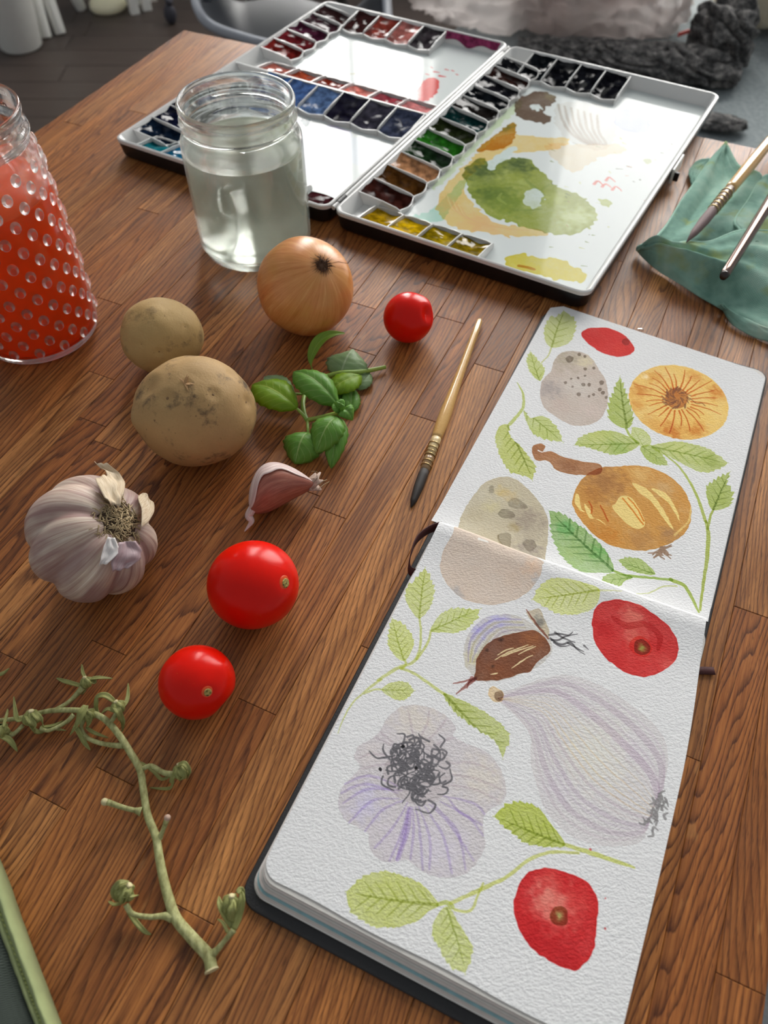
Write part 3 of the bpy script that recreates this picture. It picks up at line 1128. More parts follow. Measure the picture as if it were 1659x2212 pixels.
    p.stroke([(372, 418), (400, 470), (406, 520), (396, 560), (335, 632)], (4, 12, 14, 18), (184, 194, 112), .85)
    p.leaf([(330, 636), (332, 690), (385, 742), (432, 802), (466, 850), (450, 918), (400, 890), (345, 878), (300, 820), (268, 740), (262, 690), (285, 642)], (325, 640), (452, 916), (184, 192, 100), (138, 150, 64), teeth=11, amp=.035, nv=6)
    p.leaf([(405, 562), (442, 600), (500, 590), (560, 632), (604, 722), (540, 714), (470, 690), (430, 642)], (405, 562), (602, 720), (182, 194, 106), (138, 152, 66), nv=4)
    p.blob([(880, 850), (1000, 845), (1120, 880), (1210, 950), (1256, 1030), (1264, 1110), (1232, 1190), (1150, 1245), (1060, 1276), (960, 1276), (850, 1250), (760, 1192), (690, 1112), (655, 1040), (672, 968), (720, 900), (790, 858)], (204, 148, 74), .97, .35, .3,
           spots=[(820, 930, 120, (160, 110, 62), .85), (760, 1000, 60, (176, 118, 56), .6), (820, 1200, 90, (196, 122, 40), .6), (1010, 1230, 90, (176, 128, 76), .6), (1000, 890, 60, (222, 182, 116), .7), (1120, 960, 70, (206, 176, 136), .5), (1150, 1200, 60, (170, 128, 86), .8), (700, 1090, 50, (214, 150, 70), .6)])
    p.blob([(800, 840), (700, 822), (600, 797), (545, 772), (505, 775), (515, 745), (488, 732), (452, 745), (450, 780), (470, 818), (530, 820), (575, 868), (660, 890), (740, 892), (800, 885)], (170, 118, 78), .97, .4, .3, spots=[(640, 850, 60, (140, 92, 60), .7), (480, 770, 40, (150, 98, 64), .6)])
    p.stroke([(480, 766), (500, 776), (520, 764)], (7, 3), (236, 232, 226), .9, mul=False)
    for poly in ([(905, 1000), (962, 1012), (1016, 1100), (1026, 1150), (990, 1170), (932, 1140), (860, 1060), (876, 1040)], [(962, 932), (1040, 968), (1110, 1050), (1172, 1168), (1140, 1140), (1060, 1030), (1000, 985)], [(672, 990), (690, 1000), (700, 1060), (720, 1085), (690, 1070), (668, 1030)], [(715, 1040), (745, 1070), (760, 1110), (780, 1120), (830, 1150), (790, 1120), (740, 1110)], [(1060, 960), (1130, 985), (1180, 1050), (1206, 1130), (1150, 1040), (1090, 990)]):
        p.blob(poly, (236, 212, 136), .92, .1, .12, smooth=True, mul=False)
    for q in ([(912, 1012), (960, 1070), (1018, 1146)], [(940, 1010), (985, 1060), (1022, 1130)], [(740, 1030), (755, 1060), (752, 1090)], [(800, 1050), (820, 1090), (838, 1130)]):
        p.stroke(q, 8, (206, 140, 70), .9)
    p.stroke([(1262, 1060), (1250, 1130), (1180, 1200)], (6, 12), (232, 204, 128), .7, mul=False)
    for (x, y) in ((1060, 1285), (1090, 1290), (1110, 1300), (1130, 1270), (1160, 1290), (1150, 1240)):
        for k in range(3):
            p.stroke([(1110 + 10 * k, 1262), ((x + 1110) / 2 + 12 * p.rs.normal(), (y + 1265) / 2 + 14), (x + 16 * p.rs.normal(), y + 34 * p.rs.random())], (11, 7), (150, 122, 100), .8, mul=False)
    p.blob([(60, 1260), (72, 1165), (90, 1092), (140, 1010), (200, 938), (270, 906), (340, 905), (400, 940), (470, 1012), (520, 1092), (532, 1180), (516, 1300), (480, 1400), (200, 1400)], (194, 184, 158), .97, .3, .25,
           spots=[(430, 1130, 110, (160, 146, 130), .8), (430, 1280, 90, (150, 138, 128), .7), (290, 980, 40, (206, 180, 116), .7), (240, 1060, 50, (206, 196, 150), .6), (330, 1000, 50, (204, 176, 120), .5), (360, 1160, 36, (170, 150, 104), .6), (140, 1100, 60, (180, 168, 140), .5)])
    for poly in ([(325, 1030), (360, 1008), (400, 1030), (425, 1060), (380, 1065), (335, 1055)], [(278, 1085), (300, 1066), (345, 1080), (360, 1108), (310, 1115), (284, 1105)], [(275, 1205), (320, 1190), (340, 1215), (330, 1280), (290, 1250)], [(228, 955), (248, 948), (252, 980), (232, 985)], [(400, 1240), (450, 1225), (470, 1260), (430, 1290)]):
        p.blob(poly, (150, 146, 140), .5, .5, .4, 4.0)
    for q in ([(275, 1205), (280, 1240), (330, 1290)],):
        p.stroke(q, 10, (156, 146, 126), .5)
    p.leaf([(535, 1075), (602, 1092), (660, 1132), (740, 1192), (828, 1285), (866, 1385), (780, 1397), (700, 1394), (640, 1350), (602, 1310), (570, 1250), (546, 1170), (540, 1100)], (866, 1385), (536, 1076), (138, 174, 98), (92, 130, 72), teeth=14, amp=.02, nv=6, spots=[(620, 1160, 60, (104, 170, 96), .7), (800, 1290, 60, (108, 172, 88), .7), (640, 1300, 70, (160, 186, 110), .5)])
    p.stroke([(862, 1383), (930, 1408), (1060, 1420), (1165, 1432)], (14, 14), (150, 176, 84), .9)
    p.stroke([(1160, 1430), (1230, 1462), (1270, 1530), (1300, 1600)], (22, 18, 10), (160, 178, 84), .9)
    p.leaf([(890, 1330), (940, 1315), (1012, 1330), (1080, 1400), (1000, 1394), (930, 1370)], (1080, 1402), (890, 1330), (156, 180, 86), (118, 146, 60), nv=4)
    p.leaf([(800, 1442), (840, 1402), (930, 1405), (964, 1420), (920, 1440), (900, 1466), (850, 1455)], (962, 1418), (802, 1440), (150, 176, 86), (112, 140, 60), nv=3)
    p.stroke([(1190, 1462), (1120, 1466), (1045, 1502), (980, 1508)], (10, 8, 6, 3), (196, 202, 140), .8)
    p.conv = c0


def draw_lower(p):
    c0 = p.conv
    p.conv = lambda x, y: c0(720 + .5063 * x, 1120 + .5063 * y)
    p.blob([(532, 30), (700, 80), (880, 170), (892, 200), (880, 248), (830, 312), (760, 350), (680, 367), (600, 358), (530, 330), (470, 262), (455, 200), (472, 130), (508, 70)], (212, 194, 178), .95, .4, .2,
           spots=[(850, 210, 50, (224, 190, 162), .8), (700, 150, 90, (222, 204, 188), .6), (520, 320, 36, (176, 172, 172), .7), (760, 250, 70, (216, 192, 172), .5), (870, 260, 26, (190, 190, 192), .7)])
    p.stroke([(620, 88), (648, 96), (660, 102)], (12, 4), (240, 238, 232), .8, mul=False)
    p.leaf([(850, 345), (882, 290), (930, 258), (1000, 260), (1080, 280), (1135, 306), (1120, 370), (1060, 404), (980, 411), (920, 390)], (1132, 306), (852, 346), (214, 220, 138), (166, 176, 84), teeth=12, amp=.03, nv=6)
    p.stroke([(1132, 308), (1180, 306), (1230, 308)], (10, 4), (222, 224, 170), .7)
    p.blob([(1103, 455), (1112, 392), (1150, 357), (1220, 345), (1300, 365), (1372, 410), (1432, 462), (1470, 530), (1460, 602), (1400, 652), (1320, 675), (1240, 650), (1160, 590), (1116, 522)], (206, 52, 50), .97, .2, .15,
           spots=[(1270, 410, 60, (228, 128, 112), .8), (1300, 430, 40, (226, 120, 106), .7), (1280, 490, 60, (222, 110, 96), .8), (1320, 560, 60, (216, 92, 80), .7), (1150, 470, 50, (190, 34, 36), .7), (1380, 540, 40, (198, 40, 40), .7), (1420, 620, 40, (220, 100, 90), .7), (1190, 590, 60, (196, 40, 40), .6)])
    p.stroke([(1190, 420), (1250, 455), (1330, 450), (1390, 500), (1384, 560)], (14, 34, 26, 28, 12), (180, 40, 40), .45)
    p.blob([(1262, 545), (1275, 512), (1310, 500), (1345, 520), (1360, 560), (1335, 588), (1290, 582)], (224, 140, 122), .9, .2)
    p.blob([(1282, 548), (1290, 522), (1320, 515), (1346, 535), (1350, 566), (1320, 582), (1290, 572)], (146, 136, 92), .95, .5, spots=[(1315, 552, 20, (158, 170, 84), .9)])
    p.blob([(556, 570), (570, 505), (620, 442), (682, 412), (760, 408), (830, 436), (865, 470), (920, 515), (932, 568), (900, 610), (850, 645), (720, 690), (640, 692), (592, 662), (562, 622)], (204, 200, 194), 1.0, .9, .2, spots=[(700, 430, 60, (188, 184, 218), .8), (620, 470, 50, (186, 182, 220), .8), (585, 600, 40, (214, 206, 168), .7)])
    for k in range(5):
        p.stroke([(575 + 8 * k, 610), (590 + 16 * k, 510 + 12 * k), (680 + 10 * k, 432 + 13 * k), (800 + 6 * k, 430 + 12 * k)], (6, 12, 6), [(176, 168, 214), (200, 196, 160), (182, 178, 214), (206, 200, 176), (190, 178, 190)][k], .6)
    p.blob([(606, 650), (610, 600), (628, 568), (662, 528), (722, 500), (810, 482), (862, 480), (905, 518), (926, 560), (900, 590), (862, 622), (838, 655), (800, 662), (722, 686), (640, 690), (602, 684)], (134, 84, 60), .97, .4, .35,
           spots=[(680, 560, 60, (120, 84, 70), .6), (850, 520, 60, (160, 100, 60), .6), (700, 650, 70, (140, 82, 50), .5), (712, 515, 14, (60, 36, 28), .9), (655, 562, 10, (64, 40, 30), .9), (680, 630, 9, (70, 44, 32), .8)])
    for q in ([(690, 600), (750, 570), (830, 540)], [(720, 590), (780, 566), (850, 545)], [(760, 640), (800, 610), (850, 585)], [(790, 580), (830, 560), (862, 548)], [(670, 664), (690, 660), (702, 658)], [(700, 580), (740, 560), (770, 552)]):
        p.stroke(q, (3, 7, 3), (226, 206, 160), .9, mul=False)
    p.blob([(822, 400), (850, 392), (880, 388), (900, 430), (918, 480), (918, 512), (890, 490), (865, 462), (840, 430)], (196, 184, 160), .9, .5, spots=[(885, 440, 30, (120, 118, 112), .8)])
    p.stroke([(822, 388), (850, 430), (880, 470), (915, 515)], (4, 10, 8), (150, 96, 88), .8)
    for q in ([(920, 500), (960, 495), (1000, 500), (1020, 485)], [(925, 515), (970, 540), (1010, 530), (1040, 560), (1072, 582)], [(930, 520), (960, 520), (990, 505), (1040, 495)], [(940, 530), (970, 548), (1005, 545)], [(1000, 535), (1040, 555), (1068, 570)], [(1070, 545), (1088, 560)], [(945, 490), (985, 515), (1030, 530)]):
        p.stroke(q, (10, 8, 3), (112, 110, 112), .85)
    for q in ([(608, 680), (570, 690), (512, 704)], [(600, 688), (560, 720), (525, 746)], [(605, 684), (575, 700), (545, 725)], [(592, 676), (578, 700), (570, 722)]):
        p.stroke(q, (14, 8, 4), (146, 88, 80), .75)
    p.leaf([(390, 212), (415, 262), (427, 320), (410, 380), (365, 430), (330, 390), (308, 342), (316, 290), (352, 262)], (365, 430), (391, 212), (198, 206, 122), (158, 168, 82), amp=.05)
    p.leaf([(625, 386), (600, 440), (530, 485), (470, 486), (415, 482), (440, 430), (482, 395), (530, 385)], (415, 482), (624, 386), (196, 206, 122), (156, 168, 80), amp=.05)
    p.leaf([(250, 426), (302, 460), (340, 520), (330, 570), (300, 610), (260, 586), (233, 530), (240, 470)], (300, 610), (248, 428), (202, 210, 124), (162, 172, 84), amp=.05)
    G = (200, 206, 132)
    p.stroke([(366, 428), (372, 500), (362, 580), (330, 620), (270, 642), (190, 692)], (9, 9, 12, 15, 12), G, .85)
    p.stroke([(415, 482), (400, 535), (355, 602)], (9, 11), G, .85)
    p.stroke([(302, 606), (308, 625), (290, 645)], (9, 10), G, .85)
    p.stroke([(200, 690), (140, 735), (80, 790), (40, 860), (18, 918)], (12, 8, 5, 3), G, .8)
    p.leaf([(345, 736), (310, 770), (262, 775), (206, 736), (240, 706), (300, 700)], (206, 736), (345, 736), (196, 204, 122), (154, 166, 80), amp=.05, nv=4)
    p.stroke([(210, 734), (170, 732), (130, 750)], (8, 8), G, .8)
    p.stroke([(285, 640), (340, 662), (400, 700), (475, 750)], (12, 12, 14), G, .85)
    p.leaf([(470, 745), (540, 770), (620, 810), (692, 860), (746, 922), (740, 962), (722, 1026), (690, 952), (620, 900), (540, 842), (496, 792)], (472, 746), (724, 1022), (184, 194, 110), (146, 158, 74), teeth=13, amp=.025, nv=6)
    p.blob([(660, 748), (680, 714), (722, 742), (722, 776), (690, 782)], (222, 194, 150), .9, .4)
    p.blob([(690, 765), (692, 742), (716, 738), (724, 762), (706, 782)], (140, 126, 116), .85, .4)
    p.conv = lambda x, y: c0(520 + .5907 * x, 1500 + .5907 * y)
    p.blob([(925, 10), (985, 62), (1055, 150), (1060, 250), (1086, 350), (1120, 430), (1200, 510), (1300, 548), (1400, 555), (1470, 535), (1488, 480), (1520, 400), (1548, 330), (1560, 220), (1540, 150), (1480, 80), (1390, 10), (1300, -40), (1190, -70), (1090, -52), (1000, -20), (950, -5)], (214, 210, 210), .85, 1.0, .2,
           spots=[(1300, 200, 150, (224, 222, 212), .7), (1150, 350, 70, (212, 206, 212), .6), (1450, 200, 70, (214, 208, 214), .5)])
    gl = smooth_path([Vector((q[0], q[1], 0)) for q in ((940, 15), (1010, 90), (1055, 170), (1072, 290), (1120, 420), (1230, 520), (1370, 552), (1470, 520), (1500, 430))], 6)
    gr = smooth_path([Vector((q[0], q[1], 0)) for q in ((940, 15), (1060, -35), (1190, -66), (1320, -25), (1440, 50), (1535, 145), (1558, 240), (1540, 340), (1505, 415))], 6)
    for (sx, wdt, colr, al) in ((.06, 10, (212, 206, 210), .6), (.13, 20, (206, 198, 206), .7), (.20, 9, (208, 202, 210), .6), (.25, 16, (204, 196, 206), .7), (.31, 7, (212, 206, 206), .6), (.36, 12, (208, 200, 206), .7), (.41, 6, (220, 206, 186), .7), (.46, 5, (222, 208, 180), .7), (.50, 6, (214, 208, 200), .6), (.54, 5, (222, 206, 182), .7), (.58, 6, (218, 212, 204), .6), (.63, 5, (218, 208, 192), .6), (.68, 8, (212, 206, 206), .6), (.75, 30, (206, 196, 206), .85), (.81, 9, (212, 206, 212), .6), (.89, 26, (206, 198, 206), .75), (.95, 8, (214, 208, 214), .6)):
        q = [tuple(pick(gl, t).lerp(pick(gr, t), sx))[:2] for t in (0, .12, .25, .4, .55, .7, .85, .97)]
        p.stroke(q, (2, wdt * .5, wdt, wdt, wdt * .8, 3), colr, al, k=4)
    for k in range(26):
        x, y = 1500 + 26 * p.rs.normal() * .8, 435 + 60 * p.rs.normal() * .7
        x = 1520 - (y - 430) * .28 + 16 * p.rs.normal()
        y = min(max(y, 345), 530)
        a = 6.28 * p.rs.random()
        p.stroke([(x, y), (x + 12 * math.cos(a), y + 16 * math.sin(a)), (x + 22 * math.cos(a + .9), y + 26 * math.sin(a + .9))], (9, 9, 5), (140, 137, 137), .8, mul=False)
    p.blob([(512, 130), (540, 82), (600, 43), (680, 45), (750, 76), (786, 122), (778, 150), (832, 182), (900, 212), (946, 270), (967, 340), (960, 392), (892, 440), (886, 500), (890, 562), (850, 632), (800, 667), (730, 671), (668, 648), (610, 605), (540, 611), (490, 588), (466, 540), (466, 506), (392, 470), (358, 420), (366, 350), (432, 274), (413, 230), (432, 190), (482, 160)], (208, 202, 204), 1.0, 1.1, .2,
           spots=[(640, 90, 100, (218, 210, 198), .7), (880, 300, 100, (220, 212, 200), .7), (450, 400, 80, (206, 200, 222), .8), (560, 520, 80, (212, 204, 214), .7), (720, 560, 110, (214, 208, 220), .7), (470, 220, 50, (216, 208, 206), .7)])
    P_ = (190, 178, 214)
    for q in ([(590, 340), (470, 300), (380, 330)], [(590, 350), (460, 350), (372, 400)], [(580, 380), (480, 390), (395, 470)], [(575, 360), (450, 330), (365, 365)], [(600, 385), (520, 420), (455, 500)], [(610, 395), (560, 480), (490, 560)], [(610, 410), (590, 500), (545, 605)], [(615, 410), (600, 520), (570, 600)], [(630, 410), (632, 500), (620, 600)], [(650, 405), (690, 520), (690, 640)], [(670, 400), (740, 520), (770, 655)], [(640, 410), (655, 500), (665, 640)], [(700, 395), (790, 500), (820, 640)], [(730, 390), (830, 450), (885, 520)], [(740, 370), (850, 400), (890, 440)], [(760, 380), (800, 430), (880, 480)], [(690, 400), (760, 470), (850, 610)]):
        p.stroke(q, (4, 10, 7), P_, .6)
    for q in ([(560, 180), (520, 150), (510, 140)], [(570, 200), (520, 170), (490, 160)], [(630, 150), (620, 100), (610, 60)], [(660, 150), (680, 110), (690, 60)], [(690, 160), (730, 120), (750, 90)], [(720, 180), (760, 160), (790, 155)], [(560, 230), (480, 220), (430, 235)], [(760, 250), (850, 250), (930, 290)], [(770, 290), (860, 310), (950, 350)], [(770, 330), (860, 350), (940, 390)], [(590, 250), (500, 260), (440, 275)]):
        p.stroke(q, (6, 9, 5), (206, 198, 204), .6)
    p.stroke([(620, 415), (605, 500), (575, 600)], (14, 26, 14), (184, 168, 214), .6)
    p.blob([(560, 200), (640, 150), (730, 180), (770, 260), (750, 360), (660, 400), (570, 370), (520, 290)], (196, 190, 190), .5, .1)
    for k in range(84):
        a, r = 6.283 * p.rs.random(), 116 * p.rs.random() ** .55
        x, y = 645 + r * math.cos(a), 272 + r * 1.05 * math.sin(a)
        b = a + 1.57 + .9 * p.rs.normal()
        L = 16 + 16 * p.rs.random()
        p.stroke([(x, y), (x + L * math.cos(b), y + L * math.sin(b)), (x + 1.5 * L * math.cos(b + .9), y + 1.5 * L * math.sin(b + .9)), (x + 1.8 * L * math.cos(b + 1.9), y + 1.8 * L * math.sin(b + 1.9))], (8, 7, 4), (98, 96, 100), .8, mul=False)
    for q in ([(590, 190), (600, 150), (570, 145)], [(690, 170), (660, 155), (650, 145)], [(730, 190), (745, 165), (725, 145)], [(545, 240), (520, 210), (520, 185)], [(560, 225), (500, 235), (468, 210)], [(520, 300), (515, 330), (560, 350)], [(740, 330), (770, 310), (765, 270)]):
        p.stroke(q, (7, 7, 4), (100, 98, 102), .85, mul=False)
    for (x, y) in ((592, 190), (642, 268), (510, 275)):
        p.blob([(x - 7, y), (x, y - 7), (x + 7, y), (x, y + 7)], (48, 46, 50), .9)
    p.leaf([(925, 450), (960, 412), (1022, 396), (1090, 420), (1132, 470), (1186, 546), (1130, 556), (1050, 545), (986, 502)], (1186, 548), (927, 450), (180, 192, 84), (138, 152, 52), teeth=11, amp=.045, nv=6)
    p.stroke([(1180, 545), (1280, 578), (1370, 610), (1438, 636)], (12, 16, 14, 7), (200, 206, 118), .9)
    p.stroke([(1235, 578), (1140, 575), (1060, 600), (985, 660), (900, 705), (765, 768)], (10, 10, 11, 11, 13, 12), (204, 208, 130), .9)
    p.leaf([(722, 770), (670, 702), (600, 665), (522, 645), (442, 670), (386, 722), (400, 782), (460, 832), (550, 850), (640, 830), (690, 792)], (722, 772), (388, 722), (196, 204, 110), (154, 164, 74), teeth=13, amp=.03, nv=6)
    p.leaf([(755, 780), (800, 850), (845, 932), (820, 1022), (770, 1000), (730, 940), (700, 880), (712, 820)], (752, 782), (822, 1020), (198, 206, 122), (156, 168, 84), amp=.04, nv=5)
    p.stroke([(720, 770), (750, 765), (770, 780)], (14, 18), (188, 198, 108), .8)
    p.stroke([(885, 695), (862, 745), (850, 780), (825, 797), (780, 790)], (9, 9), (204, 208, 130), .9)
    p.blob([(998, 800), (1008, 722), (1050, 650), (1130, 634), (1212, 655), (1272, 690), (1306, 762), (1300, 852), (1288, 940), (1242, 1000), (1200, 1006), (1110, 960), (1042, 900)], (202, 40, 42), .98, .2, .15,
           spots=[(1150, 770, 90, (226, 120, 108), .85), (1120, 740, 60, (232, 146, 130), .6), (1130, 660, 50, (214, 76, 70), .6), (1240, 760, 60, (214, 70, 66), .6), (1080, 900, 80, (186, 26, 32), .6), (1180, 950, 70, (182, 24, 30), .6)])
    p.blob([(1132, 808), (1142, 780), (1166, 770), (1188, 782), (1196, 812), (1188, 838), (1160, 842), (1140, 830)], (148, 126, 80), .95, .5, spots=[(1166, 806, 18, (180, 176, 110), .9)])
    for (x, y, r) in ((1278, 565, 4), (1333, 748, 3), (1333, 858, 4)):
        p.blob([(x - r, y), (x, y - r), (x + r, y), (x, y + r)], (206, 80, 80), .9)
    p.conv = c0


def paper(name, pnt):
    n = NT(name)
    t = n.node('ShaderNodeTexImage')
    t.image = image_from(name, pnt.c * (228 / 255))
    t.extension = 'EXTEND'
    co = n.coord()
    h1 = n.noise(n.map(co, (620, 1000, 620), rot=(0, 0, -BA)), 1, 2, .55)
    n.set(Base_Color=t.outputs[0], Roughness=.85, Specular_IOR_Level=.25)
    n.bump(h1, .55, .0008)
    return n.m


pl = Painter(int((LV1 - LV0) * RES), int((LU1 + .006 - LU0) * RES), low_conv, 5)
draw_lower(pl)
pu = Painter(int((UV1 - UV0) * RES), int((.505 - UU0) * RES), up_conv, 9)
draw_upper(pu)

# lower page: flat, bulging over the gutter and diving to the spine
prof = [(LU0 + (LU1 - LU0) * k / 30, None) for k in range(31)]
prof = sorted(prof + [(LU0 + q, None) for q in (.0003, .0008, .0016, .0028, .0042, .0056)])
prof = [(u, zlow(u)) for u, _ in prof] + [(.2622, .0128), (.2634, .0112), (.2640, .0090), (.2643, .0060), (.2644, .0036)]
m = MB()
NV = 16
for k, (u, z) in enumerate(prof):
    r = .009
    ins = max(0, r - (u - LU0))
    cut = r - math.sqrt(max(r * r - ins * ins, 0)) if ins > 0 else 0
    bend = .0050 * max(0, (u - .17) / .09) ** 1.6 - .0010 * math.sin((u - LU0) * 16)
    for i in range(NV + 1):
        va = LV0 + cut + (LV1 - bend - cut * .8 - LV0 - cut) * i / NV
        m.v.append(B3(va, u + .0004 * math.sin(i * .9), z))
        m.uv[len(m.v) - 1] = ((va - LV0) / (pl.w / RES), (min(u, LU1 + .0055) - LU0) / (pl.h / RES))
for k in range(len(prof) - 1):
    for i in range(NV):
        a = k * (NV + 1) + i
        m.f.append((a, a + 1, a + NV + 2, a + NV + 1))
m.build('lower_page', paper('lower_watercolour', pl), book, 'all', label='nearer page with garlic, clove, leaves and two red tomatoes painted on it')
# upper page, lying on the back cover
m = MB()
NU, NV = 40, 20
rc = .009
for j in range(NU + 1):
    for i in range(NV + 1):
        fi, fj = i / NV, j / NU
        utop = _l1[1] + (_r1[1] - _l1[1]) * fi
        u = UU0 + .021 + (utop - UU0 - .021) * fj
        vl = _l0[0] + (_l1[0] - _l0[0]) * (u - _l0[1]) / (_l1[1] - _l0[1])
        vr = _r0[0] + (_r1[0] - _r0[0]) * (u - _r0[1]) / (_r1[1] - _r0[1])
        d = max(0, rc - (utop - u))
        cut = rc - math.sqrt(max(rc * rc - d * d, 0))
        v = vl + cut + (vr - vl - 2 * cut) * fi
        z = ZUP + .0016 * max(0, 1 - (u - .266) / .02) ** 2
        m.v.append(B3(v, u, z))
        m.uv[len(m.v) - 1] = ((v - UV0) / (pu.w / RES), (u - UU0) / (pu.h / RES))
for j in range(NU):
    for i in range(NV):
        a = j * (NV + 1) + i
        m.f.append((a, a + 1, a + NV + 2, a + NV + 1))
m.build('upper_page', paper('upper_watercolour', pu), book, 'all', label='farther page with onions, potatoes and a red tomato painted on it')
rib_m = streaks('ribbon', [(.3, lin((52, 24, 24))), (.7, lin((92, 44, 42)))], 1, 60, .6, .3, bump=.4)


def strip(path, half, name, mat, parent, side=None, solid=.0006, twist=0):
    """flat band along a path; half = half width vectors"""
    b = MB()
    n = len(path) - 1
    b.grid(lambda u, v: path[round(v * n)] + half[round(v * n)] * (2 * u - 1), 2, n)
    return b.build(name, mat, parent, 'all', solid=solid)


pth = smooth_path([at(952, 1136, .008), at(925, 1146, .010), at(900, 1168, .011), at(888, 1200, .010), at(886, 1232, .006), at(912, 1240, .0035)], 6)
hv = [Vector((0, 0, 1)) * .0022 + Vector((.3, .95, 0)) * .0016] * len(pth)
strip(pth, hv, 'bookmark_ribbon', rib_m, book)
pth = smooth_path([at(1490, 1450, .001), at(1515, 1449, .001), at(1543, 1450, .001)], 8)
strip(pth, [Vector((0, .0022, 0))] * len(pth), 'bookmark_ribbon', rib_m, book)

# ------------------------------------------------------------------ water jar
glass_m = glass('clear_glass', (.97, .985, .975), 1.47, 0.0, .35)
bottle_m = glass('bottle_glass', (.98, .985, .98), 1.45, 0.0, .38)
JX, JY, JR, JH = -.108, .5765, .0465, .1205
jar = thing('water_jar', 'glass jar of cloudy rinse water standing between palette and onion', 'jar', (JX, JY, 0))
prof = [(0, .003), (.034, .0022), (.040, .0002), (.0440, .003), (JR, .010), (JR, .085), (.0460, .092), (.0435, .0975), (.0418, .1000), (.0418, .1035), (.0438, .1055), (.0438, .1080), (.0420, .1095), (.0420, .1130), (.0432, .1150), (.0434, .1185), (.0425, JH), (.0410, JH - .0004), (.0403, .1185), (.0398, .1130), (.0396, .1000), (.0408, .0960), (.0432, .0915), (JR - .0026, .085), (JR - .0026, .012), (.040, .0075), (0, .0068)]
MB().lathe(prof, 96, (JX, JY, 0)).build('glass', glass_m, jar, 'all')
wt = NT('rinse_water')                                                       # cloudy: mostly clear refraction, partly milky
wt.set(Base_Color=(.94, .97, .92), Roughness=.0, IOR=1.333, Transmission_Weight=1.0)
tr = wt.node('ShaderNodeBsdfTranslucent')
tr.inputs[0].default_value = (.84, .88, .74, 1)
df = wt.node('ShaderNodeBsdfDiffuse')
df.inputs[0].default_value = (.74, .78, .68, 1)
m1, m2 = wt.node('ShaderNodeMixShader'), wt.node('ShaderNodeMixShader')
m1.inputs[0].default_value, m2.inputs[0].default_value = .5, .30
wt.t.links.new(tr.outputs[0], m1.inputs[1])
wt.t.links.new(df.outputs[0], m1.inputs[2])
wt.t.links.new(wt.b.outputs[0], m2.inputs[1])
wt.t.links.new(m1.outputs[0], m2.inputs[2])
wt.t.links.new(m2.outputs[0], wt.out.inputs['Surface'])
WR = JR - .0023
MB().lathe([(0, .0070), (.0400, .0078), (WR, .0122), (WR, .0850), (WR - .0008, .0842), (WR - .003, .0838), (0, .0837)], 96, (JX, JY, 0)).build('water', wt.m, jar, 'all')
m = MB()
for k in range(90):
    a = random.uniform(-2.6, -1.0)
    z = random.gauss(.036, .007)
    m.ball((JX + (WR - .0006) * math.cos(a), JY + (WR - .0006) * math.sin(a), z), random.uniform(.0002, .00042), 4)
m.build('bubbles', plain('bubble', (236, 240, 232), .2, .02), jar, 'all', kind='stuff')
# screw thread ridges
for (z0, a0, a1) in ((.1025, -2.7, -1.5), (.1015, -1.45, -.2), (.1035, .3, 2.2)):
    MB().tube([(JX + .0423 * math.cos(a0 + (a1 - a0) * k / 24), JY + .0423 * math.sin(a0 + (a1 - a0) * k / 24), z0 + .0022 * k / 24) for k in range(25)], [.0002] + [.0009] * 23 + [.0002], 8).build('screw_thread', glass_m, jar, 'all')

# ------------------------------------------------------------------ hobnail bottle of red juice
BX, BY = -.261, .465
bottle = thing('hobnail_bottle', 'wide-mouthed hobnail glass bottle of orange red juice, cut off by the left edge', 'bottle', (BX, BY, 0))
outer = [(.0385, .0004), (.0418, .002), (.0430, .007), (.0434, .014), (.0442, .040), (.0448, .065), (.0446, .100), (.0441, .132), (.0434, .138), (.0418, .1420), (.0412, .1440), (.0428, .1462), (.0436, .1485), (.0432, .1505), (.0418, .1525), (.0416, .1570), (.0428, .1592), (.0430, .1618), (.0424, .1634)]


def prof_r(z):
    for (r0, z0), (r1, z1) in zip(outer, outer[1:]):
        if z0 <= z <= z1:
            return r0 + (r1 - r0) * (z - z0) / (z1 - z0 + 1e-9)
    return outer[-1][0]


rows = 14
NA, NZ = 120, 110
nob = 15
vs, fs = [], []
z_lo, z_hi = .0120, .1330
dz = (z_hi - z_lo) / rows
for j in range(NZ + 1):
    z = .0004 + (.1634 - .0004) * j / NZ
    r = prof_r(z)
    for i in range(NA):
        a = 2 * math.pi * i / NA
        vs.append((BX + r * math.cos(a), BY + r * math.sin(a), z))
for j in range(NZ):
    for i in range(NA):
        k = (i + 1) % NA
        fs.append((j * NA + i, j * NA + k, (j + 1) * NA + k, (j + 1) * NA + i))
n0 = len(vs)
inn = [(.0412, .1636), (.0404, .1618), (.0396, .1520), (.0394, .1440), (.0406, .1390), (.0416, .1320), (.0422, .100), (.0424, .065), (.0418, .040), (.0410, .014), (.0380, .0062), (0.0004, .0055)]
for r, z in inn:
    for i in range(NA):
        a = 2 * math.pi * i / NA
        vs.append((BX + r * math.cos(a), BY + r * math.sin(a), z))
ch = [NZ * NA] + [n0 + k * NA for k in range(len(inn))]
for p0, p1 in zip(ch, ch[1:]):
    for i in range(NA):
        k = (i + 1) % NA
        fs.append((p0 + i, p0 + k, p1 + k, p1 + i))
fs.append(tuple(range(NA))[::-1])
fs.append(tuple(ch[-1] + i for i in range(NA)))
MB().add(vs, fs).build('glass', bottle_m, bottle, 'all')
hob_m = NT('hobnail_glass')
hob_m.set(Base_Color=(1, .99, .98), Roughness=.02, IOR=1.45, Transmission_Weight=1.0)
hd_ = hob_m.node('ShaderNodeBsdfTranslucent')
hd_.inputs[0].default_value = (.95, .86, .84, 1)
ht_ = hob_m.node('ShaderNodeBsdfTransparent')
